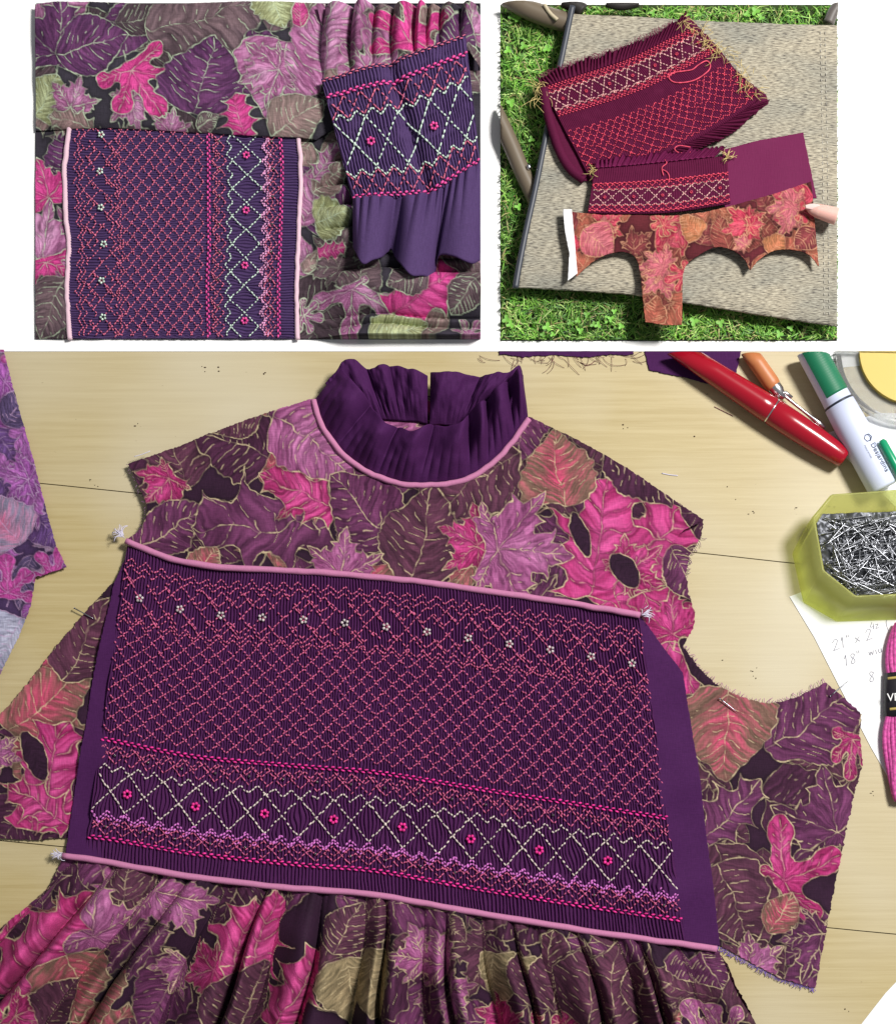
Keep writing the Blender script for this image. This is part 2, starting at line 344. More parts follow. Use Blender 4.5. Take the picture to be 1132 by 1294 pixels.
LV1 = [('maple', 74, 72, 82, -12, 1.1, 'plum'), ('ovate', 74, 72, 165, 50, 1.3, 'plum'), ('ovate', 186, 38, 345, 10, 1.35, 'brown'), ('heart', 46, 150, 78, 98, 1.3, 'green'), ('maple', 92, 138, 106, 100, 1.1, 'orchid'),
 ('oak', 120, 165, 60, 150, 1., 'taupe'), ('fig', 170, 92, 206, 150, 1.0, 'hot'), ('heart', 246, 150, 276, 52, 1.25, 'plum'), ('maple', 216, 170, 222, 140, 1.2, 'orchid'),
 ('oak', 310, 178, 298, 122, 1.6, 'hot'), ('ovate', 250, 165, 278, 150, 1.2, 'brown'), ('heart', 345, -10, 360, 40, 1.4, 'green'), ('heart', 366, 56, 338, 152, 1.25, 'orchid'), ('maple', 352, 92, 302, 108, 1.1, 'orchid'), ('ovate', 340, 175, 410, 130, 1.3, 'taupe'), ('ovate', 385, 60, 398, 0, 1.2, 'taupe'),
 ('ovate', 412, 100, 420, -10, 1.3, 'orchid'), ('fig', 466, 95, 470, 45, 1.1, 'orchid'), ('fig', 520, 60, 520, 0, 1.3, 'hot'), ('ovate', 380, 40, 380, 0, 1., 'hot'), ('maple', 594, 50, 600, 5, 1.1, 'orchid'), ('ovate', 570, 90, 585, 20, 1.1, 'plum'), ('ovate', 610, 120, 590, 60, 1.2, 'brown'),
 ('maple', 62, 250, 46, 200, 1.1, 'hot'), ('maple', 52, 330, 66, 250, 1.1, 'orchid'), ('fig', 60, 335, 70, 380, 1.2, 'hot'), ('ovate', 85, 350, 50, 430, 1.3, 'brown'),
 ('ovate', 395, 245, 440, 215, 1.3, 'taupe'), ('heart', 398, 285, 445, 272, 1.3, 'green'), ('oak', 395, 230, 430, 185, 1., 'orchid'), ('ovate', 384, 345, 400, 320, 1., 'taupe'),
 ('tri', 446, 374, 502, 396, 1.0, 'orchid'), ('oak', 490, 402, 582, 345, 1.4, 'hot'), ('heart', 540, 350, 490, 370, 1.0, 'brown'), ('ovate', 600, 360, 570, 400, 1.4, 'brown'),
 ('heart', 470, 440, 540, 415, 1.0, 'green'), ('fig', 384, 400, 410, 405, 1.2, 'orchid'), ('fig', 590, 430, 607, 410, 1.2, 'orchid'), ('oak', 400, 322, 440, 318, 1., 'hot')]
F1 = make_print(PAL1, LV1, (30, -10, 630, 440), ['brown', 'dark', 'taupe', 'brown', 'dark', 'plum', 'orchid'], 96, 3)
LV2 = [('maple', 760, 282, 790, 268, 1.1, 'hot'), ('maple', 765, 300, 740, 285, 1.1, 'orchid'), ('ovate', 735, 288, 775, 320, 1.5, 'orchid'), ('fig', 838, 278, 838, 300, 1.1, 'hot'), ('fig', 838, 284, 858, 275, 1., 'hot'), ('maple', 836, 345, 812, 372, 1.2, 'orchid'), ('maple', 836, 338, 812, 318, 1.2, 'orchid'),
 ('fig', 865, 350, 838, 355, 1., 'hot'), ('heart', 885, 300, 860, 275, 1., 'green'), ('maple', 945, 280, 945, 258, 1.3, 'hot'), ('maple', 945, 285, 910, 295, 1.1, 'hot'), ('maple', 948, 285, 968, 285, 1.1, 'hot'), ('maple', 1004, 266, 965, 265, 1.2, 'orchid'), ('maple', 1002, 264, 995, 292, 1., 'orchid'),
 ('fig', 1012, 268, 1030, 275, 1., 'hot'), ('heart', 970, 320, 990, 298, 1.2, 'green'), ('ovate', 1030, 290, 1005, 315, 1.5, 'plum'), ('maple', 940, 310, 925, 300, 1., 'orchid'), ('heart', 822, 410, 830, 375, 1., 'taupe')]
F2 = make_print(PAL2, LV2, (700, 220, 1050, 420), ['brown', 'taupe', 'plum', 'taupe', 'hot'], 52, 9)

# ------------------------------------------------------------------ cloth builders
def cloth(name, poly, z0, hfn, cfn, step, m, parent=None, rect=None, rag=.5, skirt=1.4, uvfn=None, kind=None):
    """sheet of cloth cut to an outline given in photo pixels; hfn adds relief in mm"""
    if rect is not None: poly = clip_poly(poly, rect)
    P = np.vstack([poly, poly[:1]]); n = max(8, int(np.linalg.norm(np.diff(P, axis=0), axis=1).sum() / 2.0))
    pts = []
    for a, b in zip(P[:-1], P[1:]):
        k = max(1, int(np.hypot(*(b - a)) / 2.0)); pts += [a + (b - a) * t / k for t in range(k)]
    P = np.array(pts)
    if rag:
        j = rng.normal(0, rag, (len(P), 2))
        if rect is not None:
            e = (np.abs(P[:, 0] - rect[0]) < .01) | (np.abs(P[:, 0] - rect[2]) < .01) | (np.abs(P[:, 1] - rect[1]) < .01) | (np.abs(P[:, 1] - rect[3]) < .01); j[e] = 0
        P = P + j
    lo = P.min(0) - step; hi = P.max(0) + step
    xs = np.arange(lo[0], hi[0] + step, step); ys = np.arange(lo[1], hi[1] + step, step)
    nx, ny = len(xs), len(ys); ins = np.zeros((ny, nx), bool); Q = np.roll(P, -1, 0)
    for r, y in enumerate(ys):
        c = (P[:, 1] > y) != (Q[:, 1] > y)
        if not c.any(): continue
        xx = np.sort(P[c, 0] + (y - P[c, 1]) / (Q[c, 1] - P[c, 1]) * (Q[c, 0] - P[c, 0]))
        ins[r] = (np.searchsorted(xx, xs) % 2) == 1
    near = np.zeros_like(ins); pad = np.pad(ins, 1)
    for dy in (0, 1, 2):
        for dx in (0, 1, 2): near |= pad[dy:dy + ny, dx:dx + nx]
    near &= ~ins
    GX, GY = np.meshgrid(xs, ys); bi = np.argwhere(near); bp = np.stack([GX[near], GY[near]], 1)
    best = np.full(len(bp), 1e9); bq = bp.copy()
    for a, b in zip(P, Q):
        d = b - a; t = np.clip(((bp - a) @ d) / max(1e-9, d @ d), 0, 1); q = a + t[:, None] * d; e = ((bp - q) ** 2).sum(1)
        k = e < best; best[k] = e[k]; bq[k] = q[k]
    GX[near] = bq[:, 0]; GY[near] = bq[:, 1]
    use = ins | near; c4 = use[:-1, :-1] & use[1:, :-1] & use[:-1, 1:] & use[1:, 1:]
    c4 &= ins[:-1, :-1] | ins[1:, :-1] | ins[:-1, 1:] | ins[1:, 1:]
    idx = np.full(use.shape, -1); idx[use] = np.arange(use.sum())
    F = np.stack([idx[:-1, :-1][c4], idx[1:, :-1][c4], idx[1:, 1:][c4], idx[:-1, 1:][c4]], 1)
    px, py = GX[use], GY[use]; h = hfn(px, py) if hfn else np.zeros(len(px))
    V = W(px, py, z0); V[:, 2] += h * S
    F = flip_up(V, F)
    # skirt at the rim gives the cloth its thickness
    E = np.concatenate([F[:, [0, 1]], F[:, [1, 2]], F[:, [2, 3]], F[:, [3, 0]]]); key = np.sort(E, 1); k2 = key[:, 0].astype(np.int64) * len(V) + key[:, 1]
    u, inv, cnt = np.unique(k2, return_inverse=True, return_counts=True); be = E[cnt[inv] == 1]
    bv = np.unique(be); mp = np.full(len(V), -1); mp[bv] = len(V) + np.arange(len(bv)); SV = V[bv].copy(); SV[:, 2] -= skirt * S
    col = None
    if cfn:
        uu, vv = uvfn(px, py) if uvfn else (px, py)
        col = cfn(np.asarray(uu), np.asarray(vv)); col = np.vstack([col, col[bv]])
    SF = np.stack([be[:, 1], be[:, 0], mp[be[:, 0]], mp[be[:, 1]]], 1)
    return mesh(name, np.vstack([V, SV]), np.vstack([F, SF]), m, parent, col, kind=kind)
class Loft:
    def __init__(s, A, B, n=240):
        s.A = resample(catmull(A, 8), n); s.B = resample(catmull(B, 8), n); s.t = np.linspace(0, 1, n)
    def at(s, u, v):
        f = lambda C, k: np.interp(u, s.t, C[:, k])
        return f(s.A, 0) * (1 - v) + f(s.B, 0) * v, f(s.A, 1) * (1 - v) + f(s.B, 1) * v
def loft_sheet(name, lf, nu, nv, z0, hfn, m, parent=None, cfn=None, drop=0.0, edge=None, kind=None):
    u, v = np.meshgrid(np.linspace(0, 1, nu), np.linspace(0, 1, nv)); u, v = u.ravel(), v.ravel()
    x, y = lf.at(u, v)
    if edge is not None: ex, ey = edge(u, v); x = x + ex; y = y + ey
    V = W(x, y, z0); V[:, 2] += hfn(u, v) * S
    i = np.arange(nu * nv).reshape(nv, nu)
    F = np.stack([i[:-1, :-1].ravel(), i[1:, :-1].ravel(), i[1:, 1:].ravel(), i[:-1, 1:].ravel()], 1); F = flip_up(V, F)
    rim = np.concatenate([i[0], i[1:, -1], i[-1, :-1][::-1], i[1:-1, 0][::-1]])
    SV = V[rim].copy(); SV[:, 2] -= 3.5 * S; k = len(V) + np.arange(len(rim)); r2 = np.roll(rim, -1); k2 = np.roll(k, -1)
    F = np.vstack([F, np.stack([rim, r2, k2, k], 1)])
    col = cfn(x, y) if cfn else None
    if col is not None: col = np.vstack([col, col[rim]])
    return mesh(name, np.vstack([V, SV]), F, m, parent, col, kind=kind)
def tube(name, pts, rad, m, parent=None, sides=10, taper=None, kind=None, cap=True):
    """pts in world metres"""
    p = np.asarray(pts, float); n = len(p); tg = np.gradient(p, axis=0); tg /= np.linalg.norm(tg, axis=1)[:, None] + 1e-12
    up = np.tile([0, 0, 1.], (n, 1)); bad = np.abs(tg[:, 2]) > .95; up[bad] = [1, 0, 0]
    sd = np.cross(tg, up); sd /= np.linalg.norm(sd, axis=1)[:, None]; nn = np.cross(sd, tg)
    r = (np.full(n, rad) if taper is None else rad * np.asarray(taper)) * S
    a = np.arange(sides) * 2 * math.pi / sides
    V = p[:, None] + r[:, None, None] * (np.cos(a)[None, :, None] * sd[:, None] + np.sin(a)[None, :, None] * nn[:, None])
    i = np.arange(n * sides).reshape(n, sides); j = np.roll(i, -1, 1)
    F = [np.stack([i[:-1].ravel(), j[:-1].ravel(), j[1:].ravel(), i[1:].ravel()], 1)]
    V = V.reshape(-1, 3)
    if cap:
        V = np.vstack([V, p[:1], p[-1:]]); c0, c1 = n * sides, n * sides + 1
        F.append(np.vstack([np.stack([j[0], i[0], np.full(sides, c0)], 1), np.stack([i[-1], j[-1], np.full(sides, c1)], 1)]))
    if name is None: return V, F
    return mesh(name, V, F, m, parent, kind=kind)
def merge(parts):
    V = []; F4 = []; F3 = []; o = 0
    for v, fs in parts:
        V.append(v)
        for f in fs: (F4 if f.shape[1] == 4 else F3).append(f + o)
        o += len(v)
    return np.vstack(V), [np.vstack(x) for x in (F4, F3) if x]
def stitches(name, A, B, rad, m, parent, kind='stuff'):
    """many plump thread stitches between world points A[i] and B[i]"""
    A = np.asarray(A); B = np.asarray(B); d = B - A; ln = np.linalg.norm(d, axis=1)[:, None]; d = d / (ln + 1e-12)
    sd = np.cross(d, [0, 0, 1.]); sd /= np.linalg.norm(sd, axis=1)[:, None] + 1e-12; nn = np.cross(sd, d)
    k = 6; a = np.arange(k) * 2 * math.pi / k; rings = ((-.5, .35, -.5), (-.3, .92, 0), (.0, 1.08, .25), (.3, .92, 0), (.5, .35, -.5)); V = []
    rr = rad * S * rng.uniform(.85, 1.15, (len(A), 1))
    for t, r, lift in rings:
        c = (A + B) / 2 + d * ln * t + nn * rr * lift
        V.append(c[:, None] + (r * rr)[:, :, None] * (np.cos(a)[None, :, None] * sd[:, None] + np.sin(a)[None, :, None] * nn[:, None]))
    V = np.stack(V, 1); n = len(A); R = len(rings); i = np.arange(R * k).reshape(R, k); j = np.roll(i, -1, 1)
    T = np.stack([i[:-1].ravel(), j[:-1].ravel(), j[1:].ravel(), i[1:].ravel()], 1)
    T = np.vstack([T, [[0, 3, 2, 1], [0, 5, 4, 3]], np.array([[0, 1, 2, 3], [0, 3, 4, 5]]) + (R - 1) * k])
    F = (T[None] + (np.arange(n) * R * k)[:, None, None]).reshape(-1, 4)
    return mesh(name, V.reshape(-1, 3), F, m, parent, kind=kind)
def ball_mesh(name, r, sq=1.0, seg=8, rings=5):
    bm = bmesh.new(); bmesh.ops.create_uvsphere(bm, u_segments=seg, v_segments=rings, radius=r * S)
    for v in bm.verts: v.co.z *= sq
    for f in bm.faces: f.smooth = True
    me = bpy.data.meshes.new(name); bm.to_mesh(me); bm.free(); return me
def flower_mesh(name, r, m, petals=6):
    parts = []
    for k in range(petals):
        a = k * 2 * math.pi / petals + .3
        p0 = np.array([math.cos(a) * r * .35, math.sin(a) * r * .35, 0]) * S; p1 = np.array([math.cos(a) * r, math.sin(a) * r, 0]) * S
        t = np.linspace(0, 1, 5)[:, None]; pts = p0 * (1 - t) + p1 * t; pts[:, 2] += np.sin(t[:, 0] * math.pi) * .5 * S
        parts.append(tube(None, pts, r * .33, None, sides=6, taper=[.4, .95, 1.1, .95, .4]))
    V, F = merge(parts); o = mesh(name, V, F, m); me = o.data; bpy.data.objects.remove(o); return me

class Smock:
    """pleated panel with pattern rows. u runs across the pleats, v along them"""
    def __init__(s, name, lf, npl, z0, hfn, amp, m, parent, umin=0., umax=1., wob=.6, nv=60, seed=1, pinch=0., poff=0.):
        s.lf, s.np, s.z0, s.hfn, s.amp, s.seed = lf, npl, z0, hfn, amp, seed
        def h(u, v):
            ph = u * npl + wob * (vnoise(u * npl, v * 60, 7, seed) - .5) * 2 + wob * .6 * (vnoise(u * npl, v * 60, 2.2, seed + 1) - .5)
            if pinch: ph = ph + pinch * np.sin(2 * math.pi * (u * npl + poff) / 5.) * np.cos(2 * math.pi * (v - .225) / .0524) * sstep(.2, .24, v) * sstep(.61, .57, v) + pinch * 1.3 * np.sin(2 * math.pi * (u * npl + poff) / 10.) * np.cos(2 * math.pi * (v - .712) / .126) * sstep(.66, .72, v) * sstep(.88, .83, v)
            r = np.abs(np.sin(math.pi * ph)) ** .9
            return hfn(u, v) + amp * r * (.7 + .3 * vnoise(u * npl, v * 40, 3, seed + 2))
        s.panel = loft_sheet(name, lf, int(npl * 7), nv, z0, h, m, parent)
        s.parent = s.panel
    def pos(s, i, v, lift=0.):
        u = np.asarray(i, float) / s.np; v = np.asarray(v, float) + 0 * u
        x, y = s.lf.at(u, v); P = W(x, y, s.z0); P[:, 2] += (s.hfn(u, v) + s.amp + lift) * S; return P
    def dash(s, i, vf, half=.43, jit=.12):
        i = i + rng.normal(0, jit * .5, len(i)); j = rng.normal(0, .0016, len(i))
        return s.pos(i - half, vf(i - half) + j), s.pos(i + half, vf(i + half) + j)
    def zig(s, t0, t1, period, phase=0., i0=0, i1=None, keep=None):
        n = s.np; hp = period / 2; k0 = -phase - period; A = []; B = []; ns = max(2, int(round(hp / .95))); up = True; q = k0
        while q < n:
            a, b = (t1, t0) if up else (t0, t1)
            f = (np.arange(ns) + .5) / ns; w = (.44 if up else .33) / ns; jt = rng.normal(0, .08 / ns, ns); jv = rng.normal(0, .0018, ns) + rng.normal(0, .0016)
            fa, fb = f - w + jt, f + w + jt; A.append(np.stack([q + fa * hp, a + (b - a) * fa + jv], 1)); B.append(np.stack([q + fb * hp, a + (b - a) * fb + jv], 1)); q += hp; up = not up
        A = np.vstack(A); B = np.vstack(B); ok = (A[:, 0] > .1) & (B[:, 0] < n - .1)
        if keep is not None: ok &= keep(A[:, 0])
        A, B = A[ok], B[ok]; return s.pos(A[:, 0], A[:, 1], .2), s.pos(B[:, 0], B[:, 1], .2)
    def cable(s, t, dv):
        i = np.arange(0, s.np) + .5; sg = np.where(np.arange(len(i)) % 2 == 0, 1, -1); w = dv * .35 * sg
        return s.pos(i - .62, t + sg * dv - w, .5), s.pos(i + .62, t + sg * dv + w, .5)
    def sew(s, name, rows, rad, m): return stitches(name, np.vstack([r[0] for r in rows]), np.vstack([r[1] for r in rows]), rad, m, s.panel)
    def put(s, name, me, i, v, m, lift=.6):
        for q in i:
            o = link(name, me, m, s.panel); o.location = s.pos(np.array([q]), v, lift)[0]; o.rotation_euler.z = rng.uniform(0, 6)
def bead_part(name, sm, idx, v, r, m):
    base = ball_mesh(name + '_ball', r); vv = np.array([q.co[:] for q in base.vertices]); ff = [list(p.vertices) for p in base.polygons]
    f4 = np.array([f for f in ff if len(f) == 4]); f3 = np.array([f for f in ff if len(f) == 3]); parts = []
    for P in sm.pos(idx, v, .5): parts.append((vv + P, [f4, f3]))
    bpy.data.meshes.remove(base); V, F = merge(parts); return mesh(name, V, F, m, sm.panel, kind='stuff')

def full_pattern(sm, mats, cell=10, rad=1.05, fl=(3.9, 3.6), off=0.):
    """the bodice pattern: rows from the yoke (v=0) to the waist (v=1)"""
    n = sm.np; co, pk, wh, lv, fw = mats; half = cell / 2
    rows = [sm.zig(.035, .06, half, off), sm.zig(.055, .08, half, off)]
    per = cell * 1.32
    gap = lambda ph: (lambda i: vnoise(i, 0 * i, 2.5, int(ph * 7) + 3) > .2)
    rows += [sm.zig(.075, .15, per, 0, keep=gap(1)), sm.zig(.09, .125, per / 2, 1.2, keep=gap(2)), sm.zig(.15, .075, per, 0, keep=gap(3)), sm.zig(.15, .225, per, per / 2, keep=gap(4)), sm.zig(.225, .15, per, per / 2, keep=gap(5)), sm.zig(.17, .205, per / 2, .5, keep=gap(2))]
    lv0, lv1 = .225, .592; K = 14; dv = (lv1 - lv0) / K
    rows += [sm.zig(lv0 - .015, lv0 + .012, half, off)]
    for k in range(K):
        rows.append(sm.zig(lv0 + k * dv, lv0 + (k + 1) * dv, half, off + (half / 2 if k % 2 else 0)))
    sm.sew('lattice_stitching', rows, rad, co)
    sm.sew('small_lattice_stitching', [sm.zig(.628, .688, cell, off), sm.zig(.688, .628, cell, off), sm.zig(.63, .66, half, off + 1.2), sm.zig(.86, .915, cell, off), sm.zig(.915, .86, cell, off), sm.zig(.868, .893, half, off)], rad * .92, co)
    sm.sew('cable_stitch_row', [sm.cable(.614, .0042)], rad * 1.3, pk); sm.sew('cable_stitch_row', [sm.cable(.926, .0042)], rad * 1.3, pk)
    sm.sew('trellis_stitching', [sm.zig(.712, .838, 2 * cell, off), sm.zig(.838, .712, 2 * cell, off), sm.zig(.69, .716, half, off), sm.zig(.69, .716, half, off + .0)][:3], rad * 1.08, wh)
    sm.sew('zigzag_stitching', [sm.zig(.838, .868, half, off + half / 2), sm.zig(.848, .878, half, off + half / 2)], rad * 1.3, lv)
    fm = flower_mesh('rosette', fl[0], pk); sm.put('flower_stitch', fm, np.arange(off % cell + cell * 1.0, n - 4, 2 * cell), .775, pk)
    fm2 = flower_mesh('daisy', fl[1], fw, 5); sm.put('flower_stitch', fm2, np.arange(per * .5, n - 2, per), .15, fw)
    bead_part('bead_row', sm, np.arange(off % cell + cell / 2, n - 2, cell), .66, 2.0, M['bead']); bead_part('bead_row', sm, np.arange(off % cell + cell / 2, n - 2, cell), .888, 2.0, M['bead'])
    return sm
def band_pattern(sm, mats, v0, v1, cell, rad, fr=3.4, beads=True):
    """the cuff pattern: cable, small lattice, trellis with rosettes, small lattice, cable between v0 and v1"""
    co, pk, wh = mats; q = lambda t: v0 + (v1 - v0) * t; half = cell / 2
    sm.sew('cable_stitch_row', [sm.cable(q(.0), .009)], rad * 1.3, pk); sm.sew('cable_stitch_row', [sm.cable(q(1.), .009)], rad * 1.25, pk)
    sm.sew('small_lattice_stitching', [sm.zig(q(.03), q(.25), cell, 0), sm.zig(q(.25), q(.03), cell, 0), sm.zig(q(.76), q(.97), cell, 0), sm.zig(q(.97), q(.76), cell, 0)], rad * .92, co)
    sm.sew('trellis_stitching', [sm.zig(q(.27), q(.74), 2 * cell, 0), sm.zig(q(.74), q(.27), 2 * cell, 0), sm.zig(q(.2), q(.28), half, 0), sm.zig(q(.82), q(.74), half, 0)], rad * 1.05, wh)
    sm.put('flower_stitch', flower_mesh('rosette', fr, pk), np.arange(cell, sm.np - 2, 2 * cell), q(.505), pk)
    return sm
def piping(name, pts, z, r, m, parent, h=None, uneven=1.):
    p = resample(catmull(pts, 10), 120); zz = np.full(len(p), z) if h is None else h(p[:, 0], p[:, 1])
    q = np.linspace(0, 40, len(p)); p = p + np.stack([vnoise(q, q, 1.7, 3) - .5, vnoise(q, q, 1.4, 5) - .5], 1) * 1.5 * uneven
    return tube(name, W(p[:, 0], p[:, 1], zz), r, m, parent, 12, .94 + .14 * uneven * vnoise(q, 0 * q, .9, 7))
def fuzz(name, cx, cy, z, n, ln, m, parent, rad=.35, spread=4, ang=None):
    parts = []
    for _ in range(n):
        a = rng.uniform(0, 6.28) if ang is None else ang + rng.normal(0, .28); l = ln * rng.uniform(.4, 1.1); b = rng.normal(0, .5)
        t = np.linspace(0, 1, 6); x = cx + rng.normal(0, spread * .4) + np.cos(a + b * t) * l * t; y = cy + rng.normal(0, spread * .4) + np.sin(a + b * t) * l * t
        parts.append(tube(None, W(x, y, z + rng.uniform(0, 2)) + np.stack([0 * t, 0 * t, np.sin(t * 3) * 1.5 * S], 1), rad, None, sides=4))
    V, F = merge(parts); return mesh(name, V, F, m, parent, kind='stuff')
def fringe(name, pts, z, m, parent, gap=3., ln=4., side=1, rad=.25):
    p = resample(pts, max(4, int(len(resample(pts, 2)) and np.linalg.norm(np.diff(np.array(pts, float), axis=0), axis=1).sum() / gap))); tg = np.gradient(p, axis=0); tg /= np.linalg.norm(tg, axis=1)[:, None]
    nrm = np.stack([-tg[:, 1], tg[:, 0]], 1) * side; parts = []
    for a, nn, tt in zip(p, nrm, tg):
        l = ln * rng.uniform(.2, 1.2); k = rng.normal(0, .6); t = np.linspace(-.2, 1, 5)[:, None]; q = a + nn * l * t + tt * l * k * t * t
        parts.append(tube(None, W(q[:, 0], q[:, 1], z), rad, None, sides=4))
    V, F = merge(parts); return mesh(name, V, F, m, parent, kind='stuff')
def prism(name, poly, z0, z1, m, parent=None, smooth=False):
    """solid slab from an outline in photo pixels"""
    p = np.asarray(poly, float); n = len(p); bm = bmesh.new()
    lo = [bm.verts.new(c) for c in W(p[:, 0], p[:, 1], z0)]; hi = [bm.verts.new((c[0], c[1], z1 * S)) for c in W(p[:, 0], p[:, 1], z0)]
    bm.faces.new(hi); bm.faces.new(lo[::-1])
    for k in range(n): bm.faces.new((lo[k - 1], lo[k], hi[k], hi[k - 1]))
    bmesh.ops.recalc_face_normals(bm, faces=bm.faces[:]); me = bpy.data.meshes.new(name); bm.to_mesh(me); bm.free(); return link(name, me, m, parent)

# ------------------------------------------------------------------ setting: white sheet, wooden table, lawn
m = mat('white_card', (.985, .985, .985), .9); add_bump(m, 300, .05)
def sheet_with_openings():
    xs = [-700, 46, 607, 632, 1057, 1900]; ys = [-500, 4, 6, 429, 431, 444]; bm = bmesh.new()
    hole = lambda i, j: (i == 1 and j in (1, 2)) or (i == 3 and j in (2, 3))
    top = {}; bot = {}
    for i, x in enumerate(xs):
        for j, y in enumerate(ys):
            c = W(x, y, BT); top[i, j] = bm.verts.new(c); bot[i, j] = bm.verts.new((c[0], c[1], -.008))
    for i in range(5):
        for j in range(5):
            bm.faces.new([bot[q] for q in ((i, j), (i + 1, j), (i + 1, j + 1), (i, j + 1))])
            if not hole(i, j): bm.faces.new([top[q] for q in ((i, j), (i, j + 1), (i + 1, j + 1), (i + 1, j))])
            for (di, dj, p, q) in ((-1, 0, (i, j), (i, j + 1)), (1, 0, (i + 1, j), (i + 1, j + 1)), (0, -1, (i, j), (i + 1, j)), (0, 1, (i, j + 1), (i + 1, j + 1))):
                ni, nj = i + di, j + dj; oth = not (0 <= ni < 5 and 0 <= nj < 5) or hole(ni, nj)
                if oth and not hole(i, j): bm.faces.new([top[p], top[q], bot[q], bot[p]])
    bmesh.ops.recalc_face_normals(bm, faces=bm.faces[:]); me = bpy.data.meshes.new('white_sheet'); bm.to_mesh(me); bm.free(); return link('white_sheet', me, m)
BT = 1.0
sheet = sheet_with_openings(); tag(sheet, 'plain white sheet with two openings that the pieces are mounted in', kind='structure')
wood = mat('pale_worn_wood', (.5, .4, .2), .5)
def wood_nodes(m):
    tc = N(m, 'ShaderNodeTexCoord'); mp = N(m, 'ShaderNodeMapping'); mp.inputs['Rotation'].default_value = (0, 0, .105); mp.inputs['Scale'].default_value = (1.6, 48, 1)
    n1 = N(m, 'ShaderNodeTexNoise'); n1.inputs['Scale'].default_value = 3.2; n1.inputs['Detail'].default_value = 6; n1.inputs['Roughness'].default_value = .7
    L(m, tc.outputs['Object'], mp.inputs[0]); L(m, mp.outputs[0], n1.inputs['Vector'])
    cr = N(m, 'ShaderNodeValToRGB'); e = cr.color_ramp.elements; e[0].position = .3; e[0].color = (.41, .32, .14, 1); e[1].position = .72; e[1].color = (.52, .43, .225, 1); L(m, n1.outputs[0], cr.inputs[0])
    n2 = N(m, 'ShaderNodeTexNoise'); n2.inputs['Scale'].default_value = 3.0; n2.inputs['Detail'].default_value = 2; L(m, tc.outputs['Object'], n2.inputs['Vector'])
    # worn, bleached areas of the varnish
    mr = N(m, 'ShaderNodeMapRange'); mr.inputs[1].default_value = .42; mr.inputs[2].default_value = .68; L(m, n2.outputs[0], mr.inputs[0])
    mx = N(m, 'ShaderNodeMix', data_type='RGBA'); mx.inputs[7].default_value = (.57, .515, .38, 1); L(m, cr.outputs[0], mx.inputs[6])
    ml = N(m, 'ShaderNodeMath', operation='MULTIPLY'); ml.inputs[1].default_value = .75; L(m, mr.outputs[0], ml.inputs[0]); L(m, ml.outputs[0], mx.inputs[0])
    # small dents and dirt specks
    mp3 = N(m, 'ShaderNodeMapping'); mp3.inputs['Scale'].default_value = (1, 1.8, 1); L(m, tc.outputs['Object'], mp3.inputs[0])
    n3 = N(m, 'ShaderNodeTexNoise'); n3.inputs['Scale'].default_value = 120; n3.inputs['Detail'].default_value = 3; L(m, mp3.outputs[0], n3.inputs['Vector'])
    mr3 = N(m, 'ShaderNodeMapRange'); mr3.inputs[1].default_value = .72; mr3.inputs[2].default_value = .78; mr3.inputs[4].default_value = .75; L(m, n3.outputs[0], mr3.inputs[0])
    n4 = N(m, 'ShaderNodeTexNoise'); n4.inputs['Scale'].default_value = 9; L(m, tc.outputs['Object'], n4.inputs['Vector'])
    mr4 = N(m, 'ShaderNodeMapRange'); mr4.inputs[1].default_value = .45; mr4.inputs[2].default_value = .6; L(m, n4.outputs[0], mr4.inputs[0])
    m4 = N(m, 'ShaderNodeMath', operation='MULTIPLY'); L(m, mr3.outputs[0], m4.inputs[0]); L(m, mr4.outputs[0], m4.inputs[1])
    mx3 = N(m, 'ShaderNodeMix', data_type='RGBA'); mx3.inputs[7].default_value = (.12, .075, .035, 1); L(m, m4.outputs[0], mx3.inputs[0]); L(m, mx.outputs[2], mx3.inputs[6])
    b = m.node_tree.nodes['Principled BSDF']; L(m, mx3.outputs[2], b.inputs['Base Color'])
    bp = N(m, 'ShaderNodeBump'); bp.inputs['Strength'].default_value = .25; bp.inputs['Distance'].default_value = .0008; L(m, n1.outputs[0], bp.inputs['Height']); L(m, bp.outputs[0], b.inputs['Normal'])
wood_nodes(wood)
table = prism('table_top', [(-90, 446), (1222, 446), (1222, 1384), (-90, 1384)], -7.9, -2.2, mat('table_joint_shadow', lin(70, 52, 30), .9)); tag(table, 'pale worn wooden table top', kind='structure')
yj = lambda x, k: k + .105 * x
for top, bot in (((lambda x: 438), (lambda x: yj(x, 605.4))), ((lambda x: yj(x, 606.6)), (lambda x: yj(x, 1061.4))), ((lambda x: yj(x, 1062.6)), (lambda x: 1384))):
    xs = np.linspace(-90, 1222, 40); wob = (vnoise(xs, 0 * xs, 90, 4) - .5) * 2.0
    up = [(x, top(x) + (w if top(0) != 438 else 0)) for x, w in zip(xs, wob)]; dn = [(x, bot(x) + (w if bot(0) != 1384 else 0)) for x, w in zip(xs, wob)]
    prism('plank', up + dn[::-1], -2.2, 0, wood, table)
soil = mat('lawn_soil', lin(46, 62, 24), .95); add_bump(soil, 60, .6, .003)
lawn = prism('lawn', [(R2[0], R2[1]), (R2[2], R2[1]), (R2[2], R2[3]), (R2[0], R2[3])], -7.9, 0, soil); tag(lawn, 'green lawn under the garden chair', kind='structure')

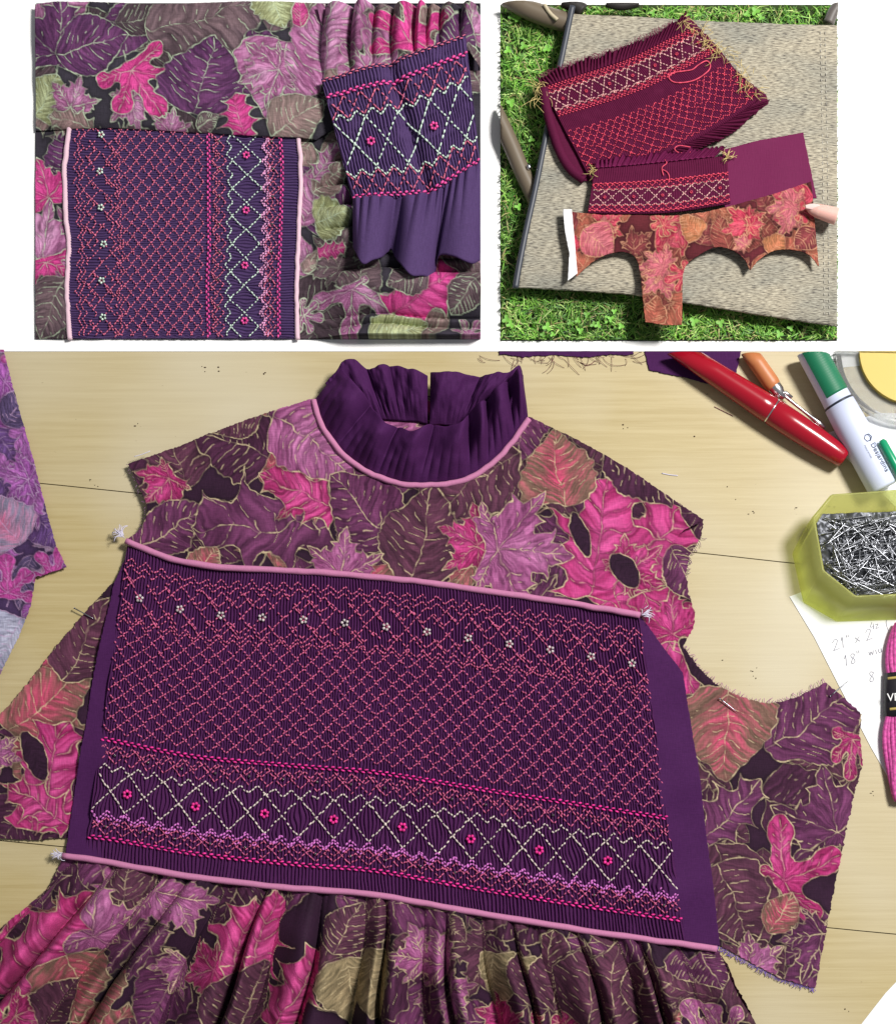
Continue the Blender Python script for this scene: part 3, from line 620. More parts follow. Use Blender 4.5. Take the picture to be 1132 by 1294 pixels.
# ------------------------------------------------------------------ dress on the table (lower picture)
dress = thing('dress', 'unfinished smocked plum dress with ruffled collar and leaf-print yoke, flat on the table', 'dress')
YP = np.array([(80, 1081), (150, 1092), (250, 1109), (380, 1123), (470, 1130), (560, 1146), (640, 1160), (760, 1179), (905, 1199)], float)   # waist piping
TP = np.array([(160, 683), (185, 695), (220, 707), (280, 717), (370, 721), (450, 727), (530, 735), (620, 748), (700, 759), (808, 777)], float)  # yoke piping
UP = np.array([(397, 505), (402, 528), (418, 556), (440, 580), (470, 599), (505, 611), (535, 613), (570, 611), (600, 601), (628, 580), (650, 555), (668, 529)], float)
ypipe = lambda x: np.interp(x, YP[:, 0], YP[:, 1])
soft = lambda x, y: 1.2 + 1.8 * vnoise(x, y, 60, 31) + .8 * vnoise(x, y, 22, 32)
def back_r(x, y): return 1.0 + 2.5 * vnoise(x, y, 70, 41) + 3.0 * np.exp(-((x - 880) / 25.) ** 2 - ((y - 770) / 80.) ** 2) + 2.5 * sstep(1000, 1090, x) * sstep(980, 880, y)
POLY_R = [(790, 760), (845, 690), (870, 650), (888, 657), (886, 678), (870, 702), (866, 730), (870, 752), (877, 775), (876, 792), (868, 806), (863, 818), (880, 842), (905, 866), (935, 881), (965, 889), (985, 888), (1010, 880), (1042, 863),
          (1060, 878), (1087, 903), (1085, 930), (1089, 965), (1079, 1000), (1068, 1050), (1058, 1100), (1046, 1160), (1036, 1210), (1029, 1249), (985, 1236), (945, 1215), (905, 1193), (870, 1010), (845, 860)]
cloth('back_panel', POLY_R, 1.2, back_r, F3, .95, M['print'], dress, R3, .7)
POLY_L = [(145, 735), (110, 772), (70, 820), (30, 872), (0, 905), (-60, 985), (-60, 1052), (0, 1059), (40, 1062), (92, 1058), (118, 900), (150, 790)]
cloth('back_panel', POLY_L, 1.2, soft, F3, .95, M['print'], dress, R3, .7)
fringe('frayed_edge', [(863, 818), (880, 842), (905, 866), (935, 881), (965, 889), (985, 888), (1010, 880), (1042, 863)], 3, thread_mat('orchid_fray', (170, 90, 160)), dress, 3.2, 6, -1, .3)
fringe('frayed_edge', [(905, 1195), (945, 1217), (985, 1238), (1029, 1250)], 2.4, thread_mat('violet_fray', (130, 100, 190)), dress, 1.6, 5, 1, .4)
fringe('frayed_edge', [(866, 730), (870, 702), (886, 680)], 3, thread_mat('dusk_fray', (120, 80, 120)), dress, 2.5, 5, 1, .3)
# seam allowances either side of the smocking
def allow_h(x, y): return 1.0 + 5.0 * np.abs(np.sin((y + .3 * x) / 42.)) ** 5 + 3.5 * vnoise(x, y, 35, 51)
cloth('seam_allowance', [(806, 775), (830, 808), (861, 850), (870, 900), (880, 960), (890, 1040), (900, 1120), (909, 1195), (850, 1192), (840, 1080), (826, 950), (806, 830)], 3.4, allow_h, None, 2.0, M['plum3'], dress, None, .3)
cloth('seam_allowance', [(163, 700), (145, 737), (133, 790), (118, 860), (105, 940), (92, 1020), (84, 1078), (130, 1090), (135, 1000), (140, 900), (155, 800), (172, 715)], 3.4, allow_h, None, 2.0, M['plum3'], dress, None, .3)
# smocked front
TPs = [(162, 690), (185, 699), (220, 710), (280, 720), (370, 724), (450, 730), (530, 738), (620, 751), (700, 762), (808, 781)]
BTs = [(108, 1086), (150, 1091), (250, 1108), (380, 1122), (470, 1129), (560, 1145), (640, 1159), (760, 1178), (866, 1193)]
lf = Loft(TPs, BTs)
sm_h = lambda u, v: 1.6 + 5.0 * vnoise(u * 700, v * 400, 110, 61) - 2.5 * np.exp(-(np.minimum(u, 1 - u) / .012) ** 2)
sm = Smock('smocked_panel', lf, 170, 4.2, sm_h, 4.6, M['plum3d'], dress, nv=170, pinch=.42)
full_pattern(sm, (M['coral3'], M['pink3'], M['white3'], M['lav3'], M['flower3']), 10, .94, (6.0, 5.2))
# loose ends where the pleats were cut
# yoke
def yoke_h(x, y):
    h = 3.0 + 3.0 * vnoise(x, y, 80, 71) + 1.2 * vnoise(x, y, 26, 72)
    h += 5.0 * np.exp(-((x - 885 + (y - 660) * .6) / 30.) ** 2) * sstep(760, 640, y)
    dU = np.min(np.hypot(x[:, None] - UP[None, :, 0], y[:, None] - UP[None, :, 1]), 1); h += 5 * np.exp(-(dU / 28.) ** 2)
    h += 2.5 * np.sin((x * .4 + y) / 26.) * sstep(640, 700, y) * sstep(330, 200, x); return h
YOKE = [(397, 506), (355, 517), (322, 528), (290, 540), (255, 553), (230, 564), (200, 574), (163, 587), (170, 600), (178, 618), (187, 640), (186, 655), (178, 670), (163, 682)] + [tuple(p) for p in TP[1:]] + \
       [(822, 748), (838, 712), (850, 684), (862, 672), (888, 659), (850, 632), (800, 598), (760, 574), (715, 550), (668, 529)] + [tuple(p) for p in UP[::-1][1:-1]]
cloth('yoke', YOKE, 6.0, yoke_h, F3, .95, M['print'], dress, R3, .4)
fringe('frayed_edge', [(163, 587), (170, 600), (178, 618), (187, 640), (186, 655), (178, 670)], 9, thread_mat('mauve_fray', (150, 110, 150)), dress, 2.6, 5, 1, .3)
# neck: inside of the back, ruffles, piping
cloth('neck_lining', [(455, 500), (620, 500), (610, 570), (470, 570)], 2.0, None, lambda u, v: F3(u + 170, v + 148), 1.2, M['print'], dress, None, .3)
def ruffle(name, A, B, z0, top, bot, nf, seed, m, parent, nv=40, depth=6.0, edge_amp=2.5, nu=300):
    lf = Loft(A, B); r = random.Random(seed); fine = [r.uniform(0, 6.28) for _ in range(8)]
    big = np.cumsum([0] + [r.uniform(.35, 1.8) for _ in range(nf)]); big /= big[-1]
    def fold(u, v):
        k = np.clip(np.searchsorted(big, u, 'right') - 1, 0, nf - 1); f = (u - big[k]) / (big[k + 1] - big[k])
        wide = np.sin(math.pi * np.clip(f + .2 * np.sin(math.pi * f) * (1 if seed % 2 else -1), 0, 1)) ** .75; n2 = nf * 4.3; narrow = np.abs(np.sin(math.pi * (u * n2 + .6 * np.sin(9 * u + fine[0])))) ** .8
        return wide * (1 - v * .75) + narrow * .3 * v ** 3
    h = lambda u, v: top * (1 - v) + bot * v + (1 - v ** 5) * raw(u, v)
    raw = lambda u, v: depth * fold(u, v) * (.35 + .65 * np.sin(math.pi * np.clip(v * .85 + .12, 0, 1))) + 2 * vnoise(u * 300, v * 60, 30, seed) + 5.5 * vnoise(u * 300 + v * 50, v * 70 - u * 60, 21, seed + 5) + 2.2 * vnoise(u * 300, v * 60, 8, seed + 6)
    e = lambda u, v: (edge_amp * (vnoise(u * 300, v * 0, 26, seed + 2) - .5) * (1 - v), edge_amp * 1.6 * (vnoise(u * 300, 0 * u, 22, seed + 3) - .5) * (1 - v))
    return loft_sheet(name, lf, nu, nv, z0, h, m, parent, edge=e)
ruffle('collar_ruffle', [(412, 490), (440, 462), (455, 466), (470, 470), (492, 466), (520, 473), (541, 481)], [(445, 545), (460, 532), (478, 530), (492, 531), (508, 532), (525, 533), (540, 536)], 4, 11, 2, 3, 4, M['plum3'], dress, 36, 24)
ruffle('collar_ruffle', [(545, 474), (560, 477), (582, 478), (604, 480), (626, 477), (640, 476), (656, 468), (661, 500)], [(543, 538), (556, 537), (570, 538), (580, 537), (590, 533), (602, 530), (620, 535), (636, 545)], 4, 10, 2, 3, 9, M['plum3'], dress, 36, 24)
ruffle('collar_ruffle', [(430, 474), (446, 492), (462, 510), (476, 526), (488, 541), (510, 546), (528, 549), (545, 546), (566, 541), (584, 538), (600, 522), (618, 505), (640, 488), (657, 470)],
       [(398, 506), (403, 528), (419, 556), (441, 580), (471, 599), (505, 610), (535, 612), (570, 610), (600, 600), (627, 579), (649, 554), (667, 529)], 9, 12, 3.0, 7, 12, M['plum3'], dress, 50, 38, 8, 420)
zU = lambda x, y: 19.0 + 0 * x
piping('neck_piping', UP, 15.5, 3.6, M['pipe3'], dress)
piping('yoke_piping', TP, 13.5, 3.9, M['pipe3'], dress)
piping('waist_piping', YP, 12.0, 4.0, M['pipe3'], dress)
fuzz('frayed_cord_end', 155, 676, 12, 26, 13, M['lint'], dress, .5, 4, -2.5); fuzz('frayed_cord_end', 78, 1079, 11, 26, 12, M['lint'], dress, .5, 4, 2.9); fuzz('frayed_cord_end', 812, 776, 11, 22, 12, M['lint'], dress, .45, 4, -.2)
# gathered skirt
valley = np.array([-260, -170, -95, -30, 40, 98, 150, 205, 238, 290, 342, 368, 412, 462, 486, 532, 560, 606, 648, 676, 728, 775, 800, 850, 905, 990], float)
hgt = np.random.default_rng(4).uniform(.55, 1.15, len(valley))
def skirt_a(x, y):
    d = np.clip(y - ypipe(np.clip(x, 80, 905)), 0, 400); k = np.where(x < 500, .46, .26); q = k * d / 200
    return (x + 500 * q) / (1 + q) + 3 * np.sin(d / 30. + x / 50.), d
def skirt_h(x, y):
    a, d = skirt_a(x, y); k = np.clip(np.searchsorted(valley, a, 'right') - 1, 0, len(valley) - 2); f = (a - valley[k]) / (valley[k + 1] - valley[k])
    sk = np.clip(f + .24 * np.sin(math.pi * f) * np.where(k % 2 == 0, 1, -1), 0, 1)
    big = np.sin(math.pi * sk) ** .72; A = hgt[k] * (6 + 48 * sstep(-20, 130, d))
    fine = np.abs(np.sin(a / 3.6)) ** .8 * 3.0 * np.exp(-d / 18.)
    return 1.0 + A * big + fine + 2.5 * vnoise(x, y, 30, 81) * sstep(10, 60, d)
def skirt_uv(x, y):
    a, d = skirt_a(x, y); k = np.clip(np.searchsorted(valley, a, 'right') - 1, 0, len(valley) - 2)
    f = (a - valley[k]) / (valley[k + 1] - valley[k]); e = sstep(0, .16, f); sx = lambda q: 9. * ((q * 37) % 5 - 2); sy = lambda q: 6. * ((q * 17) % 3 - 1)
    return x + sx(k) * e + sx(k - 1) * (1 - e), y + sy(k) * e + sy(k - 1) * (1 - e)
SK = [tuple(p) for p in YP] + [(918, 1218), (928, 1245), (948, 1280), (990, 1384), (-90, 1384), (-90, 1258), (-40, 1214), (0, 1176), (30, 1150), (62, 1122), (76, 1094)]
cloth('skirt', SK, 1.5, skirt_h, F3, .95, M['print'], dress, R3, .4, 3, skirt_uv)
# ------------------------------------------------------------------ things around the dress
s_h = lambda x, y: 2 + 3 * vnoise(x, y, 60, 91) + 4 * np.exp(-((x - 2) / 20.) ** 2)
strip = cloth('fabric_piece', [(-60, 444), (7, 444), (18, 490), (30, 535), (40, 570), (52, 615), (62, 655), (72, 690), (85, 717), (66, 724), (46, 730), (40, 765), (25, 805), (8, 840), (-5, 870), (-60, 930)], 4, s_h, FS, 1.1, M['print'], None, R3, .4)
tag(strip, 'loose lilac leaf-print fabric piece with a straight cut edge beside the dress', 'fabric')
scrap = cloth('fabric_scrap', [(814, 444), (936, 444), (930, 470), (922, 489), (900, 487), (868, 478), (838, 472), (820, 468)], .8, lambda x, y: 1 + vnoise(x, y, 30, 3), None, 2, M['plum3'], None, R3, .3); tag(scrap, 'plain plum fabric scrap under the red pen', 'fabric')
sc2 = cloth('fabric_scrap', [(630, 444), (800, 444), (800, 449), (770, 448), (740, 452), (700, 449), (660, 451), (632, 448)], .8, lambda x, y: 1 + vnoise(x, y, 10, 3), None, 1.5, M['plum3'], None, R3, .6); tag(sc2, 'frayed sliver of wine fabric at the table edge behind the thread tangle', 'fabric')
def cut_north(o, py, z=12):
    bm = bmesh.new(); bm.from_mesh(o.data); c = W(500, py, z); g = bmesh.ops.bisect_plane(bm, geom=bm.verts[:] + bm.edges[:] + bm.faces[:], plane_co=c, plane_no=(0, 1, 0), clear_outer=True)
    e = [x for x in g['geom_cut'] if isinstance(x, bmesh.types.BMEdge)]
    if e: bmesh.ops.holes_fill(bm, edges=e, sides=0)
    bm.to_mesh(o.data); bm.free(); return o
def rod(name, p0, p1, prof, z, m, parent=None, sides=28):
    """turned body: prof = [(t, radius_mm)] along the pixel axis p0->p1 at axis height z"""
    t = np.array([a for a, _ in prof]); r = np.array([b for _, b in prof]); p0, p1 = np.array(p0, float), np.array(p1, float)
    q = p0 + (p1 - p0) * t[:, None]; a0 = W(*p0, z); a1 = W(*p1, z); pts = a0 + (a1 - a0) * t[:, None]
    ax = (a1 - a0) / np.linalg.norm(a1 - a0); sd = np.cross(ax, [0, 0, 1.]); ang = np.arange(sides) * 2 * math.pi / sides
    V = pts[:, None] + (r * S)[:, None, None] * (np.cos(ang)[None, :, None] * sd + np.sin(ang)[None, :, None] * np.array([0, 0, 1.])); n = len(t)
    i = np.arange(n * sides).reshape(n, sides); j = np.roll(i, -1, 1); F = [np.stack([i[:-1].ravel(), i[1:].ravel(), j[1:].ravel(), j[:-1].ravel()], 1)]
    V = np.vstack([V.reshape(-1, 3), pts[:1], pts[-1:]]); F.append(np.vstack([np.stack([i[0], j[0], np.full(sides, n * sides)], 1), np.stack([j[-1], i[-1], np.full(sides, n * sides + 1)], 1)]))
    o = mesh(name, V, F, m, parent); return o
red = mat('glossy_red_plastic', lin(158, 14, 36), .22, Coat_Weight=.2)
pen = thing('pen', 'glossy red ballpoint pen lying across the plum scrap', 'pen')
P0, P1 = (832, 426), (1066, 579)
cut_north(rod('barrel', P0, P1, [(0, 11.5), (.3, 14.2), (.55, 16.6), (.602, 16.9), (.606, 16.2)], 17, red, pen), 444, 30)
rod('ring', P0, P1, [(.606, 16.0), (.607, 16.9), (.612, 16.9), (.613, 16.0)], 17, M['silver'], pen)
rod('cap', P0, P1, [(.613, 16.2), (.617, 16.9), (.72, 16.8), (.84, 15.8), (.93, 14.2), (.985, 12.4), (1.0, 11.2), (1.004, 9)], 17, red, pen)
rip = thing('seam_ripper', 'wood-handled seam ripper with silver shaft beside the red pen', 'seam ripper')
wd = mat('orange_brown_wood', lin(190, 118, 72), .45); add_bump(wd, 60, .3, .0004, 3, (8, 1, 1))
cut_north(rod('handle', (936, 430), (978, 490), [(0, 10), (.5, 10.6), (.9, 10.6), (.97, 9.6), (1, 8)], 11, wd, rip), 444, 26)
rod('ferrule', (975, 485), (990, 504), [(0, 8.2), (.2, 9), (.5, 8.4), (.7, 6.5), (1, 4)], 11, M['silver'], rip)
tube('shaft', W(np.linspace(984, 1042, 8), np.linspace(495, 541, 8), 13.), 2.3, M['silver'], rip, 10, np.r_[1, 1, 1, 1, 1, 1.2, 1.6, .9])
tube('guard', W(np.array([980, 985, 992, 1000.]), np.array([502, 497, 496, 503.]), 14.), 2.6, M['silver'], rip, 8)
pw = mat('white_pen_plastic', lin(206, 214, 240), .5); gr = mat('green_grip_rubber', lin(18, 112, 78), .5); add_bump(gr, 1, .0)
wp = thing('pen', 'thick white ballpoint pen with green grip and printed lettering', 'pen')
Q0, Q1 = np.array((1015., 428.)), np.array((1135., 650.))
cut_north(rod('barrel', Q0, Q1, [(0, 16), (.1, 17.5), (.33, 18), (.37, 18.4), (.372, 19.4), (.5, 20.5), (.75, 20.5), (.84, 20.4), (.85, 19)], 21, pw, wp), 444, 40)
rod('ring', Q0, Q1, [(.362, 18.2), (.363, 19.0), (.374, 19.6), (.375, 18.2)], 21, mat('dark_ring', lin(40, 46, 60), .4), wp)
g = [(.02, 17.2)]
for k in range(22): t = .04 + k * .0128; g += [(t, 18.3), (t + .005, 18.9), (t + .009, 18.3)]
g += [(.325, 17.6)]
def half_rod(o, keep):            # keep only the upper right part: a grip inlay that does not go all round
    bm = bmesh.new(); bm.from_mesh(o.data); ax = Vector(W(*Q1, 21) - W(*Q0, 21)).normalized(); sd = Vector((-ax.y, ax.x, 0)); n = (sd * 1.0 + Vector((0, 0, .35))).normalized()
    c = Vector(W(*((Q0 + Q1) / 2), 21)) - n * keep * S
    r = bmesh.ops.bisect_plane(bm, geom=bm.verts[:] + bm.edges[:] + bm.faces[:], plane_co=c, plane_no=-n, clear_outer=True); bm.to_mesh(o.data); bm.free()
half_rod(cut_north(rod('grip', Q0, Q1, g, 21.4, gr, wp), 444, 40), 9.0)
def flat_text(name, body, px, py, z, size, ang, m, parent, shear=0., ext=.00015, bold=0.):
    cu = bpy.data.curves.new(name, 'FONT'); cu.body = body; cu.size = size * S; cu.shear = shear; cu.extrude = ext; cu.offset = bold
    o = bpy.data.objects.new(name, cu); scene.collection.objects.link(o); dg = bpy.context.evaluated_depsgraph_get(); me = bpy.data.meshes.new_from_object(o.evaluated_get(dg)); bpy.data.objects.remove(o); bpy.data.curves.remove(cu)
    me.name = name; q = link(name, me, m, parent); q.location = W(px, py, z); q.rotation_euler.z = ang; return q
ink = mat('printed_ink', lin(70, 78, 96), .6); ang = math.atan2(-(Q1 - Q0)[1], (Q1 - Q0)[0])
flat_text('lettering', 'Desjardins', 1099, 561, 41.4, 9.4, ang, ink, wp)
flat_text('lettering', 'Assurances', 1091, 563, 41.2, 4.0, ang, ink, wp)
flat_text('lettering', 'Services financiers Desjardins', 1079.5, 556, 38.6, 3.9, ang, ink, wp)
h = W(1096.0, 553, 41.4); t = np.arange(7) * math.pi / 3 + .3
tube('emblem', h + np.stack([np.cos(t) * 4.6 * S, np.sin(t) * 4.6 * S, 0 * t], 1), .65, ink, wp, 6)
rod('clip', (1113, 556), (1147, 618), [(0, 3), (.05, 5.2), (.5, 5.6), (1, 5.6)], 41, mat('green_clip_plastic', lin(20, 150, 105), .3), wp)
# round clear dish with yellow wax, cut by the picture's edge
clear = mat('clear_plastic', (.93, .94, .93), .12, Transmission_Weight=.85, IOR=1.3); clear.node_tree.nodes['Principled BSDF'].inputs['Alpha'].default_value = 1
dish = thing('dish', 'clear round dish of yellow wax beside the white pen', 'dish')
def arc_band(r0, r1, c, n=90):
    a = np.linspace(0, 2 * math.pi, n); pts = [(c[0] + r1 * math.cos(t), c[1] + r1 * math.sin(t) * .97) for t in a if c[1] + r1 * math.sin(t) * .97 > 444.5]
    pts.sort(key=lambda p: math.atan2(p[1] - c[1], p[0] - c[0])); inn = [(c[0] + (p[0] - c[0]) * r0 / r1, max(444.5, c[1] + (p[1] - c[1]) * r0 / r1)) for p in pts]; return pts + inn[::-1]
C0 = (1146, 452)
prism('base', clip_poly([(C0[0] + 93 * math.cos(t), C0[1] + 80 * math.sin(t)) for t in np.linspace(0, 6.28, 80)], (900, 444.6, 1300, 900)), .3, 3, clear, dish)
prism('rim', arc_band(86, 92, (1146, 449)), 3, 15, clear, dish)
prism('wax', clip_poly([(C0[0] + 6 + 68 * math.cos(t), C0[1] - 6 + 66 * math.sin(t)) for t in np.linspace(0, 6.28, 80)], (900, 445.5, 1300, 900)), 3, 11, mat('yellow_wax', lin(204, 176, 72), .5, Subsurface_Weight=.2, Subsurface_Radius=(.01, .008, .003)), dish)
p1 = prism('paper', clip_poly([(1035, 440), (1110, 440), (1135, 448), (1090, 462), (1048, 466)], (900, 444.5, 1300, 900)), .05, .8, M['paper']); tag(p1, 'crumpled white paper corner behind the green grip', 'paper')
p2 = prism('paper', [(1046, 547), (1066, 540), (1084, 530), (1110, 522), (1222, 525), (1222, 640), (1130, 640), (1102, 612), (1068, 578)], .05, .8, M['paper']); tag(p2, 'white paper sheet lying under the white pen', 'paper')
note = thing('paper', 'white note sheet with pencilled measurements under the pin box', 'paper')
prism('sheet', [(997, 754), (1020, 745), (1222, 680), (1222, 1010), (1126, 990), (1100, 945), (1060, 868), (1028, 805)], .05, .9, M['paper'], note)
pencil = mat('pencil_grey', lin(158, 158, 170), .7)
GL = {'2': [[(0, .75), (.25, 1), (.5, .8), (.1, .1), (0, 0), (.6, .05)]], '1': [[(.15, .7), (.3, 1), (.25, 0)]], '"': [[(0, 1.1), (0, .85)], [(.18, 1.1), (.18, .85)]], 'x': [[(0, .1), (.45, .6)], [(.45, .1), (0, .6)]],
      '4': [[(.3, 1), (0, .4), (.55, .4)], [(.45, .75), (.4, 0)]], '8': [[(.4, .9), (.15, .95), (.1, .7), (.4, .35), (.35, .05), (.1, .05), (.1, .3), (.42, .75), (.4, .9)]], 'w': [[(0, .5), (.1, .05), (.25, .45), (.4, .05), (.55, .5)]], 'i': [[(.1, .5), (.15, 0)]], 'u': [[(0, .5), (.08, .05), (.3, .1), (.35, .5), (.4, 0)]], 'z': [[(0, .5), (.4, .5), (0, 0), (.45, .05)]], '-': [[(0, .3), (.3, .3)]], '(': [[(.3, 1.2), (.05, .6), (.3, -.2)]], ' ': []}
def hand(txt, px, py, size, ang, parent):
    x = 0; parts = []; ca, sa = math.cos(ang), math.sin(ang)
    for ch in txt:
        for st in GL[ch]:
            q = catmull(np.array(st), 4) if len(st) > 2 else np.array(st, float); qx = (x + q[:, 0] + .15 * q[:, 1]) * size; qy = -q[:, 1] * size
            parts.append(tube(None, W(px + qx * ca - qy * sa, py + qx * sa + qy * ca, 1.2), .45, None, sides=5))
        x += .4 if ch in ' "i' else .72
    V, F = merge(parts); return mesh('handwriting', V, F, pencil, parent)
hand('21" x 2', 1053, 822, 13, -.30, note); hand('4z', 1100, 796, 9, -.3, note); hand('18"', 1066, 842, 13, -.28, note); hand('wiu', 1098, 829, 11, -.3, note); hand('8', 1098, 862, 13, -.2, note); hand('(', 1118, 795, 14, -.1, note)
p3 = prism('paper', [(1083, 1300), (1100, 1278), (1118, 1255), (1140, 1232), (1222, 1215), (1222, 1384), (1075, 1384)], .05, .9, M['paper']); tag(p3, 'blank white paper corner on the bare table below the leaf-print back', 'paper')
# pin box
boxm = bpy.data.materials.new('yellow_green_plastic'); boxm.use_nodes = True; nt = boxm.node_tree; nt.nodes.clear()
out = nt.nodes.new('ShaderNodeOutputMaterial'); pb = nt.nodes.new('ShaderNodeBsdfPrincipled'); tl = nt.nodes.new('ShaderNodeBsdfTranslucent'); tp = nt.nodes.new('ShaderNodeBsdfTransparent'); a = nt.nodes.new('ShaderNodeMixShader'); b = nt.nodes.new('ShaderNodeMixShader')
pb.inputs['Base Color'].default_value = (*lin(222, 222, 146), 1); pb.inputs['Roughness'].default_value = .25; tl.inputs[0].default_value = (*lin(244, 246, 186), 1); tp.inputs[0].default_value = (*lin(240, 244, 200), 1)
a.inputs[0].default_value = .42; b.inputs[0].default_value = .58
for x, y in ((pb.outputs[0], a.inputs[1]), (tl.outputs[0], a.inputs[2]), (a.outputs[0], b.inputs[1]), (tp.outputs[0], b.inputs[2]), (b.outputs[0], out.inputs[0])): nt.links.new(x, y)
box = thing('pin_box', 'yellow-green translucent octagonal box full of steel pins', 'box')
rimP = np.array([(1050, 624), (1025, 654), (1037, 722), (1079, 756), (1160, 752), (1206, 716), (1206, 650), (1165, 616)], float); cen = rimP.mean(0)
RZ, BZ = 58., 1.2
top_o = W(rimP[:, 0], rimP[:, 1], RZ); cb = W(*cen, RZ)[:2]; 
baseP = np.array([(1003, 692), (1000, 700), (1014, 762), (1056, 786), (1180, 782), (1226, 742), (1226, 680), (1190, 640)], float); baseP[0] = (1016, 668)
bot_o = W(baseP[:, 0], baseP[:, 1], BZ); inn = lambda ring, k: np.concatenate([ring[:, :2] + (ring[:, :2].mean(0) - ring[:, :2]) * k, ring[:, 2:]], 1)
top_i = inn(top_o, .055); bot_i = inn(bot_o, .05); bot_i[:, 2] += 2.5 * S
V = np.vstack([bot_o, top_o, top_i, bot_i]); k = 8; i = np.arange(k); j = (i + 1) % k; F4 = np.vstack([np.stack([r * k + i, r * k + j, (r + 1) * k + j, (r + 1) * k + i], 1) for r in range(3)])
oct_ = lambda o: np.array([[o, o + 1, o + 2, o + 3], [o, o + 3, o + 4, o + 7], [o + 4, o + 5, o + 6, o + 7]])
wl = mesh('wall', V, [np.vstack([F4, oct_(0)[:, ::-1], oct_(24)])], boxm, box, smooth=False)
bm = bmesh.new(); bm.from_mesh(wl.data); bmesh.ops.recalc_face_normals(bm, faces=bm.faces[:]); bmesh.ops.bevel(bm, geom=[e for e in bm.edges], offset=.0012, segments=2, affect='EDGES'); bm.to_mesh(wl.data); bm.free()
steel = mat('pin_steel', (.30, .31, .34), .3, Metallic=1.0)
pv = []; lp = 56.
pt = np.zeros((6, 3)); pt[:, 0] = np.linspace(-lp / 2, lp / 2, 6) * S
shaft = tube(None, pt, .75, None, sides=6, taper=[1, 1, 1, 1, .8, .15]); bmh = ball_mesh('h', 1.5, .8, 6, 4); hv = np.array([q.co[:] for q in bmh.vertices]) - [lp / 2 * S, 0, 0]; hf = [list(p.vertices) for p in bmh.polygons]; bpy.data.meshes.remove(bmh)
V, F = merge([shaft, (hv, [np.array([f for f in hf if len(f) == 4]), np.array([f for f in hf if len(f) == 3])])]); po = mesh('pin', V, F, steel); pin_me = po.data; bpy.data.objects.remove(po)
rp = random.Random(3); inner = inn(top_o, .12)
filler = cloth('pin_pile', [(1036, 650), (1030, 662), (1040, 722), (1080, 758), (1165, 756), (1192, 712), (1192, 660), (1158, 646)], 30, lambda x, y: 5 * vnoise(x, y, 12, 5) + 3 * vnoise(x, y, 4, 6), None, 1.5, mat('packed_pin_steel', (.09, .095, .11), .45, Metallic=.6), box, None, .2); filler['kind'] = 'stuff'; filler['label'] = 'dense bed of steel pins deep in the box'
cnt = 0
from mathutils import Euler
while cnt < 260:
    x, y = rp.uniform(1030, 1198), rp.uniform(650, 758); an = rp.choice([rp.gauss(.45, .35), rp.gauss(.45, .3), rp.gauss(-1.2, .4), rp.uniform(0, 3.14)])
    ok = True
    for s in (-.5, .5):
        ex, ey = x + s * lp * math.cos(an), y - s * lp * math.sin(an)
        if not (1030 + max(0, ey - 660) * .17 < ex < 1200 and 648 < ey < 757 and (ex - 1040) > (ey - 722) * 1.15): ok = False
    if not ok: continue
    o = link('pin', pin_me, steel); o.location = W(x, y, 35 + rp.uniform(0, 10)); o.rotation_euler = (0, rp.gauss(0, .1), an + (math.pi if rp.random() < .5 else 0))
    tag(o, 'steel dressmaking pin lying in the yellow-green box', 'pin', 'pins in the octagonal box'); cnt += 1
for (x, y, an, lb) in ((108, 776, -.5, 'steel pin stuck beside the narrow left seam allowance of the dress'), (921, 892, -.65, 'steel pin lying on the taupe leaf of the dress back'), (1060, 870, .7, 'steel pin through the tip of the dress back near the note sheet')):
    o = link('pin', pin_me, steel); o.location = W(x, y, 6.0); o.rotation_euler = (0, .05, an); o.scale = (.55, 1, 1); tag(o, lb, 'pin')
# floss skein
sk = thing('floss_skein', 'pink embroidery floss skein with black and gold paper band', 'floss')
fm = thread_mat('pink_floss', (206, 84, 158), .55)
for k in range(13):
    o = (k - 6) / 6.; parts_y = np.linspace(788, 1012, 26); w = 26 * (1 - .32 * np.exp(-((parts_y - 878) / 34.) ** 2)) * np.clip(np.sin(np.clip((parts_y - 782) / 236, 0, 1) * math.pi) ** .35, .2, 1)
    x = 1143 + o * w + 1.2 * np.sin(parts_y / 17. + k); zz = 5 + 9 * math.sqrt(max(0, 1 - o * o * .8)) + .8 * np.sin(parts_y / 23. + k * 2)
    tube('strand', W(x, parts_y, zz), 3.4, fm, sk, 8)
lf = Loft([(1117, 851), (1143, 849), (1170, 851)], [(1116, 905), (1143, 907), (1170, 905)]); band = loft_sheet('label_band', lf, 20, 4, 8, lambda u, v: 10.5 * np.sqrt(np.clip(1 - (2 * u - 1) ** 2, 0, 1)), mat('black_paper_band', lin(30, 26, 34), .4), sk)
gold = mat('gold_ink', lin(190, 168, 96), .4)
for y in (858, 897): loft_sheet('gold_line', Loft([(1117.5, y - 1.6), (1143, y - 3), (1169, y - 1.6)], [(1117.5, y + 1.6), (1143, y), (1169, y + 1.6)]), 20, 2, 8.5, lambda u, v: 10.6 * np.sqrt(np.clip(1 - (2 * u - 1) ** 2, 0, 1)), gold, band)
flat_text('lettering', 'VP', 1120.5, 886, 17.5, 14, .05, mat('white_ink', (.8, .8, .8), .5), band)
